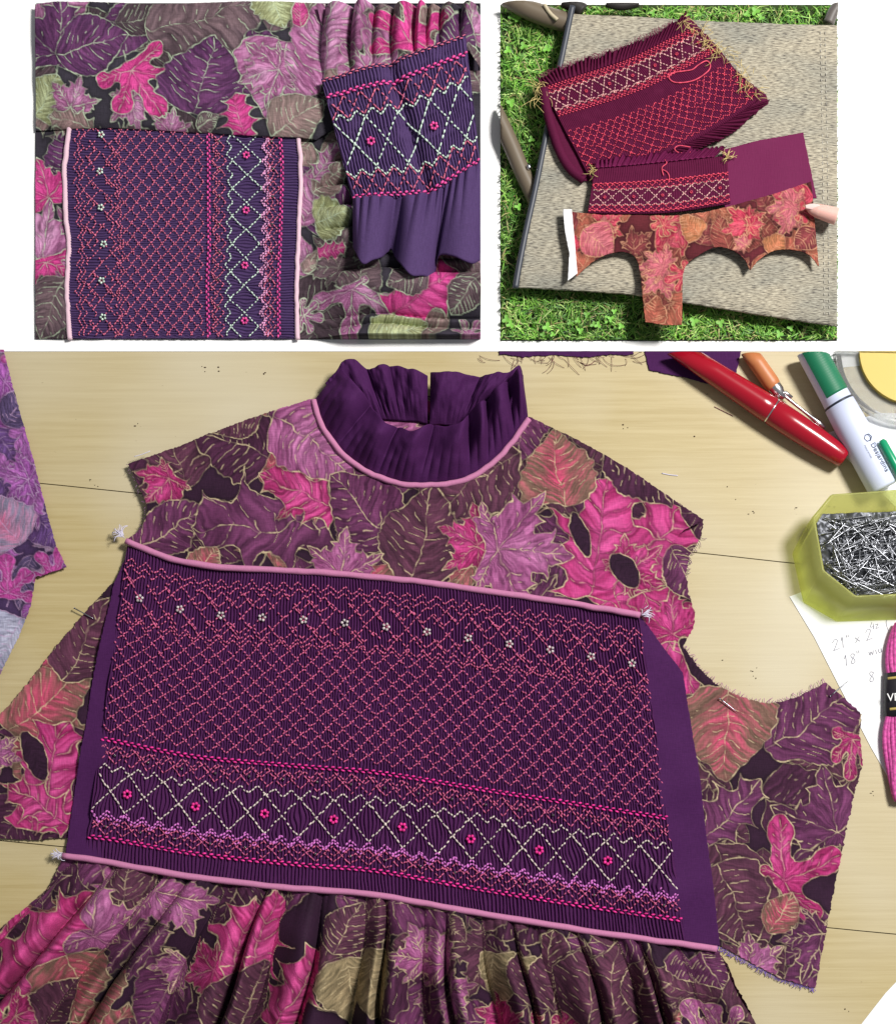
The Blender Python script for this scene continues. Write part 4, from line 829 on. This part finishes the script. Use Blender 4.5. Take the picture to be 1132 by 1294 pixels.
# loose threads and lint on the table
fzm = thread_mat('wine_thread_scrap', (110, 50, 66)); parts = []
for _ in range(46):
    x0 = rng.uniform(600, 800); y0 = 446 + abs(rng.normal(0, 5)); a = rng.uniform(.1, 1.9); l = rng.uniform(6, 30); t = np.linspace(0, 1, 8); b = rng.normal(0, .45)
    x = x0 + np.cos(a + b * t) * l * t; y = np.maximum(445, y0 + np.sin(a + b * t) * l * t * .8); parts.append(tube(None, W(x, y, .6 + 1.5 * np.sin(t * 3)), .24, None, sides=4))
V, F = merge(parts); o = mesh('thread_tangle', V, F, fzm, kind='stuff'); tag(o, 'tangle of wine thread ends on the table behind the collar')
def thread(pts, rad, m, lb, z=.6): p = catmull(pts, 6); tag(tube('thread_scrap', W(p[:, 0], p[:, 1], z), rad, m, None, 6), lb, 'thread')
thread([(902, 514), (914, 520), (926, 526)], .5, fzm, 'short wine thread bit lying on bare wood near the red pen')
thread([(836, 598), (846, 600), (856, 601)], .7, M['lint'], 'short cream thread bit lying on wood beside the right shoulder')
thread([(733, 458), (742, 462), (752, 456)], .45, fzm, 'curled wine thread bit just below the thread tangle')
thread([(170, 577), (180, 574), (190, 570)], .5, M['lint'], 'pale lint thread at the left shoulder corner of the yoke', 14)
crumb = ball_mesh('crumb', 1.1, .6, 6, 4); cm = mat('dark_crumb', lin(70, 46, 34), .9)
bits = []
for x, y in ((258, 465), (275, 467), (172, 538), (920, 617), (925, 632), (950, 648), (1006, 643), (1050, 640), (875, 832), (912, 833), (951, 846), (955, 855), (840, 775), (1075, 1277), (1100, 1002), (113, 606), (120, 615), (790, 540), (880, 552), (893, 500), (335, 470)):
    for _ in range(rp.randint(1, 3)): bits.append((x + rp.gauss(0, 2.5), y + rp.gauss(0, 2)))
vv = np.array([q.co[:] for q in crumb.vertices]); ff = [list(p.vertices) for p in crumb.polygons]; f4 = np.array([f for f in ff if len(f) == 4]); f3 = np.array([f for f in ff if len(f) == 3])
V, F = merge([(vv * [rp.uniform(.3, 1.6), rp.uniform(.3, .9), 1] + W(x, y, .4), [f4, f3]) for x, y in bits]); tag(mesh('crumbs', V, F, cm, kind='stuff'), 'dark crumbs and lint specks scattered on the table')

# ------------------------------------------------------------------ folded dress close-up (upper left picture)
d1 = thing('dress', 'folded leaf-print dress in close-up, violet smocked front with a smocked sleeve cuff across it', 'dress')
def side_folds(x, y):
    val = np.array([60, 110, 150, 178, 206, 236, 262, 290, 327, 345, 404, 416, 470]); amp = np.array([4, 8, 6, 20, 30, 24, 28, 30, 8, 30, 12, 26, 14.])
    yy = y + 5 * np.sin(x / 60.) * sstep(400, 520, x) + 2 * np.sin(x / 23.); k = np.clip(np.searchsorted(val, yy, 'right') - 1, 0, len(val) - 2); f = (yy - val[k]) / (val[k + 1] - val[k])
    f = f + .14 * np.sin(math.pi * f); A = amp[k] * (.1 + .9 * sstep(384, 455, x)) * (1 - .8 * sstep(425, 465, x) * sstep(345, 300, y))
    return 1 + A * np.sin(math.pi * np.clip(f, 0, 1)) ** .55 + .6 * np.abs(np.sin(y / 3.)) * np.exp(-np.clip(x - 378, 0, 99) / 14.) + 2 * vnoise(x, y, 24, 12)
cloth('back_layer', [(R1[0], R1[1]), (R1[2], R1[1]), (R1[2], R1[3]), (R1[0], R1[3])], -2.5, None, None, 12, cloth_mat('dark_backing', (44, 38, 50)), d1, R1, 0)
cloth('skirt', [(376, 90), (607, 90), (607, 429), (373, 429), (372, 364), (376, 260)], 0, side_folds, F1, .95, M['print'], d1, R1, .2, 26)
cloth('side_panel', [(46, 150), (96, 150), (86, 205), (86, 274), (90, 312), (88, 364), (92, 429), (46, 429)], 0, lambda x, y: 1.5 + 4 * vnoise(x, y, 40, 14) + 2 * np.exp(-((x - 80) / 12.) ** 2), F1, .95, M['print'], d1, R1, .2, 8)
A1 = [(88, 150), (86, 174), (84, 205), (84, 232), (86, 274), (90, 312), (87, 364), (91, 428.5)]; B1 = [(375, 150), (376, 174), (379, 210), (378, 260), (376, 310), (374, 364), (374.5, 428.5)]
sm1 = Smock('smocked_panel', Loft(A1, B1), 80, 1.5, lambda u, v: 2 + 2 * vnoise(u * 280, v * 290, 60, 15), 3.8, M['plum1'], d1, nv=170, seed=5, pinch=.42, poff=4.)
full_pattern(sm1, (M['coral1'], M['pink1'], M['white1'], M['lav1'], M['white1']), 10, .86, (4.8, 4.4), 4.)
piping('side_piping', [(89, 150), (86, 174), (82.5, 205), (82, 232), (84, 274), (87.5, 312), (85, 364), (88.5, 428.5)], 6.5, 3.2, M['pipe1'], d1)
piping('side_piping', [(377, 150), (377, 174), (380, 210), (379, 260), (377, 310), (375, 364), (376, 428.5)], 7.5, 2.9, M['pipe1'], d1)
def top_h(x, y):
    e = np.interp(x, [46, 100, 200, 330, 420], [164, 165, 168, 178, 182]); d = np.clip(e - y, 0, 200)
    return sstep(38, 80, x) * 8.5 * (1 - np.exp(-d / 5.)) + 3.0 * vnoise(x, y, 70, 16) + 1.5 * vnoise(x, y, 25, 17) - 5 * sstep(370, 420, x) * sstep(60, 170, y) + 3 * np.sin((x + y * .4) / 40.) * sstep(120, 20, y)
cloth('upper_panel', [(46, 8), (412, 8), (408, 60), (420, 120), (430, 160), (400, 178), (376, 176), (330, 174.5), (262, 170), (200, 166), (140, 163.5), (90, 164), (46, 165.5)], 5, top_h, F1, .95, M['print'], d1, R1, .15)
slv = np.array([395, 411, 448, 476, 500, 530, 545, 562, 588, 612]); slh = np.array([8, 24, 30, 16, 24, 26, 16, 22, 26, 16.])
def slv_h(x, y):
    xx = x + 6 * np.sin(y / 40.) - (y - 95) * .05 * (x - 500) / 100; k = np.clip(np.searchsorted(slv, xx, 'right') - 1, 0, len(slv) - 2); f = np.clip((xx - slv[k]) / (slv[k + 1] - slv[k]), 0, 1)
    f = f + .13 * np.sin(math.pi * f); e = np.interp(x, [405, 448, 510, 546, 592, 607], [108, 98, 84, 70, 52, 50]); d = np.clip(e - y, 0, 120)
    return 6 + slh[k] * np.sin(math.pi * f) ** .6 * (.35 + .65 * sstep(0, 45, d)) + 2 * vnoise(x, y, 20, 18)
cloth('sleeve', [(402, 15), (607, 15), (607, 90), (592, 70), (546, 84), (510, 98), (448, 112), (412, 116), (404, 80), (408, 40)], 5, slv_h, F1, .95, M['print'], d1, R1, .2)
cA = [(407, 107), (430, 103), (448, 97), (474, 91), (510, 81), (546, 67), (588, 51)]; cB = [(447, 260), (484, 259), (520, 258), (551, 251), (576, 235), (597, 221), (606.5, 214)]
bul = lambda u, v: 12 + 10 * np.sin(math.pi * np.clip(u * .92 + .04, 0, 1)) ** .7 - 12 * np.exp(-((u - .46 - .1 * v) / .05) ** 2) + 2 * np.sin(math.pi * v)
smc = Smock('sleeve_cuff', Loft(cA, cB), 44, 10, bul, 4.0, M['plum1'], d1, nv=50, seed=8)
band_pattern(smc, (M['coral1'], M['pink1'], M['white1']), .15, .97, 10, 1.1, 5.6)
smc.sew('edge_stitching', [smc.cable(.015, .008)], .9, M['coral1'])
def ruf_h(u, v):
    x = u * 100; val = np.array([-4, 30, 36, 66, 71, 104.]); k = np.clip(np.searchsorted(val, x, 'right') - 1, 0, 4); f = (x - val[k]) / (val[k + 1] - val[k]); A = np.array([30, 2, 30, 2, 28.])[k]
    return 9 - 5 * v + bul(u, 1.0) * (1 - v) * .6 + A * np.sin(math.pi * np.clip(f, 0, 1)) ** .7 * (.35 + .65 * v ** .6) + 6 * np.abs(np.sin(u * 38 + 2 * np.sin(u * 9))) * (1 - v) ** 2.2
loft_sheet('cuff_ruffle', Loft(cB, [(447, 318), (459, 343), (472, 338), (484, 331), (494, 316), (503, 336), (519, 357), (534, 356), (548, 353), (554, 330), (570, 332), (586, 339), (597, 341), (606.5, 334)]), 260, 46, 9, ruf_h, M['plum1'], d1)

# ------------------------------------------------------------------ garden chair with sewn pieces (upper right picture)
chair = thing('garden_chair', 'garden chair with woven beige-grey seat standing on the lawn', 'chair')
SZ = 30.
wv = mat('woven_seat_mesh', (.4, .38, .32), .75)
def seat_nodes(m):
    tc = N(m, 'ShaderNodeTexCoord'); b = m.node_tree.nodes['Principled BSDF']; last = None
    def noise(sc, st, det=2):
        mp = N(m, 'ShaderNodeMapping'); mp.inputs['Scale'].default_value = st; mp.inputs['Rotation'].default_value = (0, 0, .07); n = N(m, 'ShaderNodeTexNoise'); n.inputs['Scale'].default_value = sc; n.inputs['Detail'].default_value = det
        L(m, tc.outputs['Object'], mp.inputs[0]); L(m, mp.outputs[0], n.inputs['Vector']); return n.outputs[0]
    a = noise(130, (1, 8, 1), 4); cr = N(m, 'ShaderNodeValToRGB'); e = cr.color_ramp.elements; e[0].position = .36; e[0].color = (*lin(96, 91, 84), 1); e[1].position = .62; e[1].color = (*lin(198, 190, 168), 1); x = e.new(.46); x.color = (*lin(156, 147, 128), 1); L(m, a, cr.inputs[0])
    c = noise(9, (1, 2.2, 1), 2); cr2 = N(m, 'ShaderNodeMapRange'); cr2.inputs[1].default_value = .4; cr2.inputs[2].default_value = .65; L(m, c, cr2.inputs[0])
    mx = N(m, 'ShaderNodeMix', data_type='RGBA', blend_type='MULTIPLY'); mx.inputs[7].default_value = (.70, .75, .82, 1); L(m, cr2.outputs[0], mx.inputs[0]); L(m, cr.outputs[0], mx.inputs[6]); L(m, mx.outputs[2], b.inputs['Base Color'])
    d = noise(300, (1, 3, 1), 1); ad = N(m, 'ShaderNodeMath', operation='ADD'); L(m, a, ad.inputs[0]); L(m, d, ad.inputs[1]); bp = N(m, 'ShaderNodeBump'); bp.inputs['Strength'].default_value = .6; bp.inputs['Distance'].default_value = .0012; L(m, ad.outputs[0], bp.inputs['Height']); L(m, bp.outputs[0], b.inputs['Normal'])
seat_nodes(wv)
SEAT = [(722, 18), (800, 21), (900, 27), (1000, 31), (1057, 32), (1057, 411), (1010, 404), (950, 395), (900, 387), (850, 379), (800, 371), (730, 366), (655, 362), (664, 310), (678, 240), (693, 160), (708, 90)]
seat_o = cloth('seat', SEAT, SZ, lambda x, y: 1.0 * vnoise(x, y, 90, 21) - 3 * np.exp(-((y - np.interp(x, [655, 800, 1057], [362, 371, 411])) / 5.) ** 2), None, 4, wv, chair, R2, .2, 4)
stm = thread_mat('pale_seam', (190, 186, 176))
pts = W(np.array([1036, 1038, 1040, 1041.]), np.array([40, 150, 280, 398.]), SZ + 1.2); pp = np.linspace(0, 1, 90); sx = np.interp(pp, np.linspace(0, 1, 4), pts[:, 0]); sy = np.interp(pp, np.linspace(0, 1, 4), pts[:, 1]); sp = np.stack([sx, sy, 0 * sx + pts[0, 2]], 1)
for off in (0, .006): stitches('seam', sp[:-1:2] + [off, 0, 0], sp[1::2] + [off, 0, 0], .5, stm, chair)
railm = mat('dark_grey_paint', lin(62, 66, 76), .45); taupe = mat('taupe_paint', lin(112, 100, 84), .45); drk = mat('dark_bracket', lin(40, 36, 34), .6)
piping('side_rail', [(723, 8), (714, 52), (705, 95), (696, 140), (686, 190), (676, 240), (665, 290), (656, 335), (651, 364)], SZ - 1, 4.2, railm, chair, uneven=0.)
def clip_tube(name, pts, z, r, m, squash=None):
    p = catmull(pts, 6)
    o = tube(name, W(p[:, 0], p[:, 1], z), r, m, chair, 14); bm = bmesh.new(); bm.from_mesh(o.data)
    for (cx, cy, no) in ((R2[0], 200, (-1, 0, 0)), (R2[2], 200, (1, 0, 0)), (700, R2[1], (0, 1, 0))):
        g = bmesh.ops.bisect_plane(bm, geom=bm.verts[:] + bm.edges[:] + bm.faces[:], plane_co=W(cx, cy, z), plane_no=no, clear_outer=True); e = [x for x in g['geom_cut'] if isinstance(x, bmesh.types.BMEdge)]
        if e: bmesh.ops.holes_fill(bm, edges=e, sides=0)
    bm.to_mesh(o.data); bm.free(); return o
clip_tube('leg', [(600, 100), (624, 138), (644, 180), (660, 218), (680, 262), (690, 300)], 14, 10.5, taupe)
clip_tube('armrest', [(600, -24), (636, -6), (668, 12), (700, 24), (740, 34)], 18, 12, taupe)
clip_tube('bracket', [(712, 0), (728, 8), (736, 14)], 20, 9, drk); clip_tube('bracket', [(766, 3), (785, 7), (806, 3)], 24, 6, drk)
clip_tube('leg', [(1062, 2), (1052, 16), (1046, 30)], 20, 7, mat('grey_leg_paint', lin(96, 90, 86), .5))
clip_tube('strap', [(686, 2), (690, 10), (696, 18), (704, 25)], 31, 2.4, mat('cream_strap', lin(188, 176, 148), .6))
rod('rivet', (667, 208), (669, 214), [(0, 2), (.2, 3.2), (.8, 3.2), (1, 2)], 24, M['silver'], chair)
# grass
NB = 34000; gx = rng.uniform(R2[0] + 1, R2[2] - 1, NB); gy = rng.uniform(R2[1] + 5, R2[3] - 1, NB)
def in_poly(px, py, P):
    P = np.array(P, float); c = np.zeros(len(px), bool)
    for k in range(len(P)):
        a, b = P[k - 1], P[k]
        if a[1] != b[1]: c ^= ((a[1] > py) != (b[1] > py)) & (px < (b[0] - a[0]) * (py - a[1]) / (b[1] - a[1]) + a[0])
    return c
core = np.array(SEAT, float); core = core.mean(0) + (core - core.mean(0)) * .84; k = ~in_poly(gx, gy, core) & (vnoise(gx, gy, 16, 77) * 1.3 > rng.uniform(0, 1, NB) * .9); gx, gy = gx[k], gy[k]; n = len(gx)
a = rng.uniform(0, 6.28, n); ln = rng.uniform(5, 16, n) * (1 + 1.4 * (rng.uniform(0, 1, n) > .8)); hh = rng.uniform(3, 13, n); wd_ = rng.uniform(.45, .95, n)
clamp = lambda q, lo, hi: np.clip(q, lo, hi)
base = W(gx, gy, 0.); dx, dy = np.cos(a), np.sin(a); V = []
xlo, xhi = W(R2[0], 200, 0)[0], W(R2[2], 200, 0)[0]; ylo, yhi = W(800, R2[3], 0)[1], W(800, R2[1] + 4, 0)[1]
for t, ww in ((0, 1.), (.5, .85), (1., .12)):
    c = base + np.stack([dx * ln * t * S, dy * ln * t * S, hh * (1 - (1 - t) ** 1.8) * S - t * t * ln * .15 * S + .3 * S], 1)
    s = np.stack([-dy, dx, 0 * dx], 1) * (wd_ * ww * S)[:, None]
    for q in (c - s, c + s): q[:, 0] = clamp(q[:, 0], xlo, xhi); q[:, 1] = clamp(q[:, 1], ylo, yhi); V.append(q)
V = np.stack(V, 1).reshape(-1, 3); T = np.array([[0, 1, 3, 2], [2, 3, 5, 4]]); F = (T[None] + (np.arange(n) * 6)[:, None, None]).reshape(-1, 4)
pal = np.array([lin(112, 168, 58), lin(84, 142, 44), lin(146, 194, 86), lin(62, 110, 36), lin(176, 204, 116), lin(176, 166, 112)]); ci = rng.choice(6, n, p=[.27, .22, .2, .12, .11, .08]); col = np.repeat(pal[ci] * rng.uniform(.7, 1.25, (n, 1)) * (.6 + .75 * vnoise(gx, gy, 22, 78))[:, None], 6, 0)
gm = mat('grass_blade', (1, 1, 1), .55); at = N(gm, 'ShaderNodeAttribute', attribute_name='print'); L(gm, at.outputs['Color'], gm.node_tree.nodes['Principled BSDF'].inputs['Base Color'])
tag(mesh('grass', V, F, gm, None, col, kind='stuff'), 'short green grass of the lawn around the garden chair')
# clover leaves in the grass
parts = []; cc = []
for cx, cy, nn, sp in ((648, 20, 5, 8), (650, 60, 6, 9), (640, 85, 7, 9), (690, 65, 5, 8), (645, 260, 6, 9), (735, 402, 8, 12), (762, 396, 8, 12), (780, 412, 8, 10), (690, 420, 6, 10), (640, 410, 5, 8), (830, 16, 6, 10), (850, 12, 6, 9), (900, 14, 5, 9), (960, 16, 6, 9), (870, 410, 6, 10), (905, 405, 5, 9), (640, 130, 4, 8), (675, 180, 5, 7), (1000, 424, 5, 9), (760, 425, 5, 9)):
    for _ in range(max(2, nn // 2)):
        x, y = cx + rng.normal(0, sp), cy + rng.normal(0, sp * .7)
        if not (R2[0] + 7 < x < R2[2] - 7 and R2[1] + 8 < y < R2[3] - 7): continue
        a0 = rng.uniform(0, 6.28); r = rng.uniform(3, 5.2); z = rng.uniform(8, 13); c = lin(112, 176, 58) * rng.uniform(.7, 1.25)
        for q in range(3):
            t = np.linspace(0, 2 * math.pi, 9)[:-1]; b = a0 + q * 2.094; lx = r * .62 * np.cos(t) + r * .62; ly = r * .5 * np.sin(t)
            X = np.stack([(lx * math.cos(b) - ly * math.sin(b)) * S, (lx * math.sin(b) + ly * math.cos(b)) * S, (.12 * lx + .25 * np.abs(ly)) * S], 1) + W(x, y, z)
            parts.append((X, [np.array([[0, 1, 2, 3], [0, 3, 4, 5], [0, 5, 6, 7]])])); cc.append(np.tile(c, (8, 1)))
V, F = merge(parts); tag(mesh('clover', V, F, gm, None, np.vstack(cc), kind='stuff'), 'clover leaves scattered through the grass')
# large smocked piece
pa = thing('smocked_piece', 'large wine smocked panel with frayed ruffled edges lying on the chair seat', 'fabric'); Z = SZ + 3
cloth('backing', [(680, 103), (720, 86), (790, 64), (850, 34), (869, 20), (905, 58), (925, 84), (946, 104), (968, 121), (970, 131), (915, 172), (850, 203), (744, 229), (728, 227), (712, 212), (698, 185), (687, 145)], Z, lambda x, y: 1.5 * vnoise(x, y, 30, 2), None, 2, M['plum2'], pa, R2, .5)
pipe = [(687, 112), (690, 135), (698, 165), (709, 195), (722, 215), (738, 227)]; p = resample(catmull(pipe, 6), 30); tube('rolled_edge', W(p[:, 0], p[:, 1], Z + 4.), 6, M['plum2'], pa, 10)
la = Loft([(686, 112), (720, 100), (790, 77), (850, 48), (876, 36)], [(742, 222), (790, 212), (850, 191), (915, 157), (962, 124)])
sa = Smock('smocked_panel', la, 96, Z + 1, lambda u, v: 2.5 + 1.5 * vnoise(u * 230, v * 130, 40, 6), 1.2, M['plum2'], pa, nv=40, seed=11, wob=.5)
c2 = 7; sa.sew('trellis_stitching', [sa.zig(.085, .265, 2 * c2, 0), sa.zig(.265, .085, 2 * c2, 0), sa.zig(.07, .1, c2 / 2), sa.zig(.25, .28, c2 / 2)], .78, M['white2'])
sa.sew('lattice_stitching', [sa.zig(.035, .09, c2, 0), sa.zig(.09, .035, c2, 0), sa.zig(.265, .315, c2, 0), sa.zig(.315, .265, c2, 0)] + [sa.zig(.5 + k * .045, .545 + k * .045, c2 / 1.6, (k % 2) * c2 / 3.2) for k in range(5)] + [sa.zig(.725, .83, c2 * 1.6, 0), sa.zig(.83, .725, c2 * 1.6, 0), sa.zig(.83, .93, c2 * 1.6, 0), sa.zig(.93, .83, c2 * 1.6, 0), sa.zig(.93, .96, c2 / 2)], .66, M['coral2'])
sa.sew('cable_stitch_row', [sa.cable(.02, .008)], .75, M['coral2']); sa.sew('cable_stitch_row', [sa.cable(.325, .008)], .75, M['coral2'])
sa.put('flower_stitch', flower_mesh('rosette', 2.1, M['coral2']), np.arange(c2, 92, 2 * c2), .175, M['coral2'])
def small_ruffle(name, A, B, z, m, parent, nf, amp=3.5):
    lf = Loft(A, B); loft_sheet(name, lf, nf * 7, 8, z, lambda u, v: 2.5 + amp * np.abs(np.sin(math.pi * (u * nf + 1.1 * vnoise(u * 60, v * 3, 4, 3)))) ** .7 * (.4 + .6 * v), m, parent, edge=lambda u, v: (0 * u, 5.5 * (vnoise(u * nf, 0 * u, 1.3, 5) - .5) * v))
small_ruffle('ruffled_edge', la.A[::24], [(679, 101), (718, 85), (789, 62), (849, 32), (868, 18)], Z + 1, M['plum2'], pa, 40, 7)
small_ruffle('ruffled_edge', la.B[::24], [(748, 232), (794, 223), (852, 205), (918, 172), (971, 131)], Z + 1, M['plum2'], pa, 40, 7)
fringe('frayed_edge', [(684, 99), (720, 83), (790, 61), (850, 31)], Z + 4, thread_mat('wine_fray', (120, 40, 76)), pa, .8, 6, -1, .26)
for x, y, nn, ll in ((679, 108, 10, 18), (678, 122, 8, 16), (866, 27, 14, 14), (884, 40, 10, 12), (893, 56, 12, 14), (905, 68, 12, 14), (918, 68, 10, 12), (938, 94, 14, 16), (948, 104, 8, 12), (960, 118, 8, 10), (747, 214, 8, 8)):
    fuzz('thread_ends', x, y, Z + 6, nn + 3, ll * 1.35, M['gold2'], pa, .3, 12)
lp_ = catmull([(846, 96), (850, 92), (862, 90), (874, 88), (882, 82), (892, 77), (897, 82), (894, 90), (880, 100), (866, 104), (852, 104), (845, 99), (846, 94)], 6); tube('thread_loop', W(lp_[:, 0], lp_[:, 1], Z + 6.5), .9, M['coral2'], pa, 6)
# narrow smocked cuff piece
pb_ = thing('cuff_piece', 'narrow wine smocked cuff strip with plain sateen end on the chair seat', 'fabric'); Zb = SZ + 9
cloth('plain_end', [(912, 190), (960, 178), (1014, 168), (1022, 208), (1031, 251), (975, 254), (915, 263)], Zb, lambda x, y: 1.2 + 2.0 * vnoise(x, y, 34, 8), None, 2, M['satin2'], pb_, R2, .2)
lb = Loft([(751, 214), (800, 210), (850, 205), (918, 198)], [(742, 270), (800, 271), (850, 269), (922, 258)])
sb = Smock('smocked_panel', lb, 58, Zb + 1.2, lambda u, v: 2 + vnoise(u * 170, v * 60, 30, 6), 1.1, M['plum2'], pb_, nv=26, seed=13, wob=.4)
band_pattern(sb, (M['coral2'], M['coral2'], M['white2']), .36, .95, 6, .62, 2.0)
small_ruffle('gathered_edge', lb.A[::24], [(753, 203), (800, 199), (850, 194), (917, 188)], Zb + 1.5, M['satin2'], pb_, 25, 8)
fuzz('thread_ends', 919, 200, Zb + 6, 16, 12, M['gold2'], pb_, .36, 5); fuzz('thread_ends', 747, 216, Zb + 5, 10, 9, M['gold2'], pb_, .34, 4)
for q in ([(836, 214), (842, 217), (845, 222), (845, 228)], [(872, 186), (858, 184), (852, 188), (858, 193), (872, 192)], [(838, 222), (836, 212), (842, 206), (838, 200)]):
    c = catmull(q, 6); tube('thread_loop', W(c[:, 0], c[:, 1], Zb + 6.), .7, M['coral2'], pb_, 6)
# printed scalloped strip
pc = thing('fabric_piece', 'scalloped coral leaf-print yoke piece with white interfacing strip on the chair seat', 'fabric'); Zc = SZ + 12.5
def scallop(p, q, r): return [tuple(x) for x in catmull([p] + r + [q], 6)[:-1]]
STR = [(721, 268), (760, 272), (850, 273), (890, 269), (925, 260), (975, 246), (1024, 230), (1027, 262), (1034, 338)] + scallop((1034, 338), (947, 343), [(1022, 323), (1002, 316), (978, 317), (958, 329)]) + scallop((947, 343), (862, 348), [(938, 326), (922, 316), (904, 313), (884, 322), (868, 334)]) + \
      [(862, 348), (861, 411), (838, 411), (815, 407), (812, 380), (809, 350)] + scallop((809, 350), (728, 350), [(804, 328), (790, 319), (770, 321), (748, 332)]) + [(728, 350), (724, 310)]
cloth('leaf_print', STR, Zc, lambda x, y: 1 + 1.8 * vnoise(x, y, 40, 9), F2, .8, M['print'], pc, R2, .2)
cloth('interfacing', [(711, 265), (722, 265), (726, 308), (729, 346), (717, 355), (719, 320), (713, 290)], Zc + .6, lambda x, y: 1 + 1.2 * vnoise(x, y, 30, 9), None, 1.5, mat('white_interfacing', (.86, .86, .88), .8), pc, R2, .15)
# fingertip
skin = mat('skin', lin(232, 182, 170), .5, Subsurface_Weight=.25, Subsurface_Radius=(.006, .003, .002), Subsurface_Scale=.6); add_bump(skin, 500, .15, .0003)
hand_o = thing('hand', 'pale fingertip pressing on the scalloped print piece at the chair edge', 'hand')
fp = np.array([(1019, 262.5), (1021, 262.8), (1025, 264), (1032, 266.2), (1040, 268.5), (1048, 271), (1056.5, 273.5)]); fr = [.12, .42, .66, .85, .95, 1.02, 1.08]
p = catmull(fp, 6); rr = np.interp(np.linspace(0, 1, len(p)), np.linspace(0, 1, len(fr)), fr); fo = tube('finger', W(p[:, 0], p[:, 1], Zc + 10.) + np.stack([0 * rr, 0 * rr, (rr - 1) * 2 * S], 1), 9.6, skin, hand_o, 20, rr)
lfn = Loft([(1016.8, 259.5), (1024, 257.8), (1032, 258.4), (1037, 260.5)], [(1017.4, 263.2), (1024, 265), (1031, 266.5), (1036, 267)])
loft_sheet('fingernail', lfn, 20, 10, Zc + 14, lambda u, v: .5 + 3.2 * np.sin(math.pi * (.15 + .7 * v)) * (.25 + .75 * u), mat('fingernail', lin(244, 206, 200), .2, Coat_Weight=.5), hand_o)
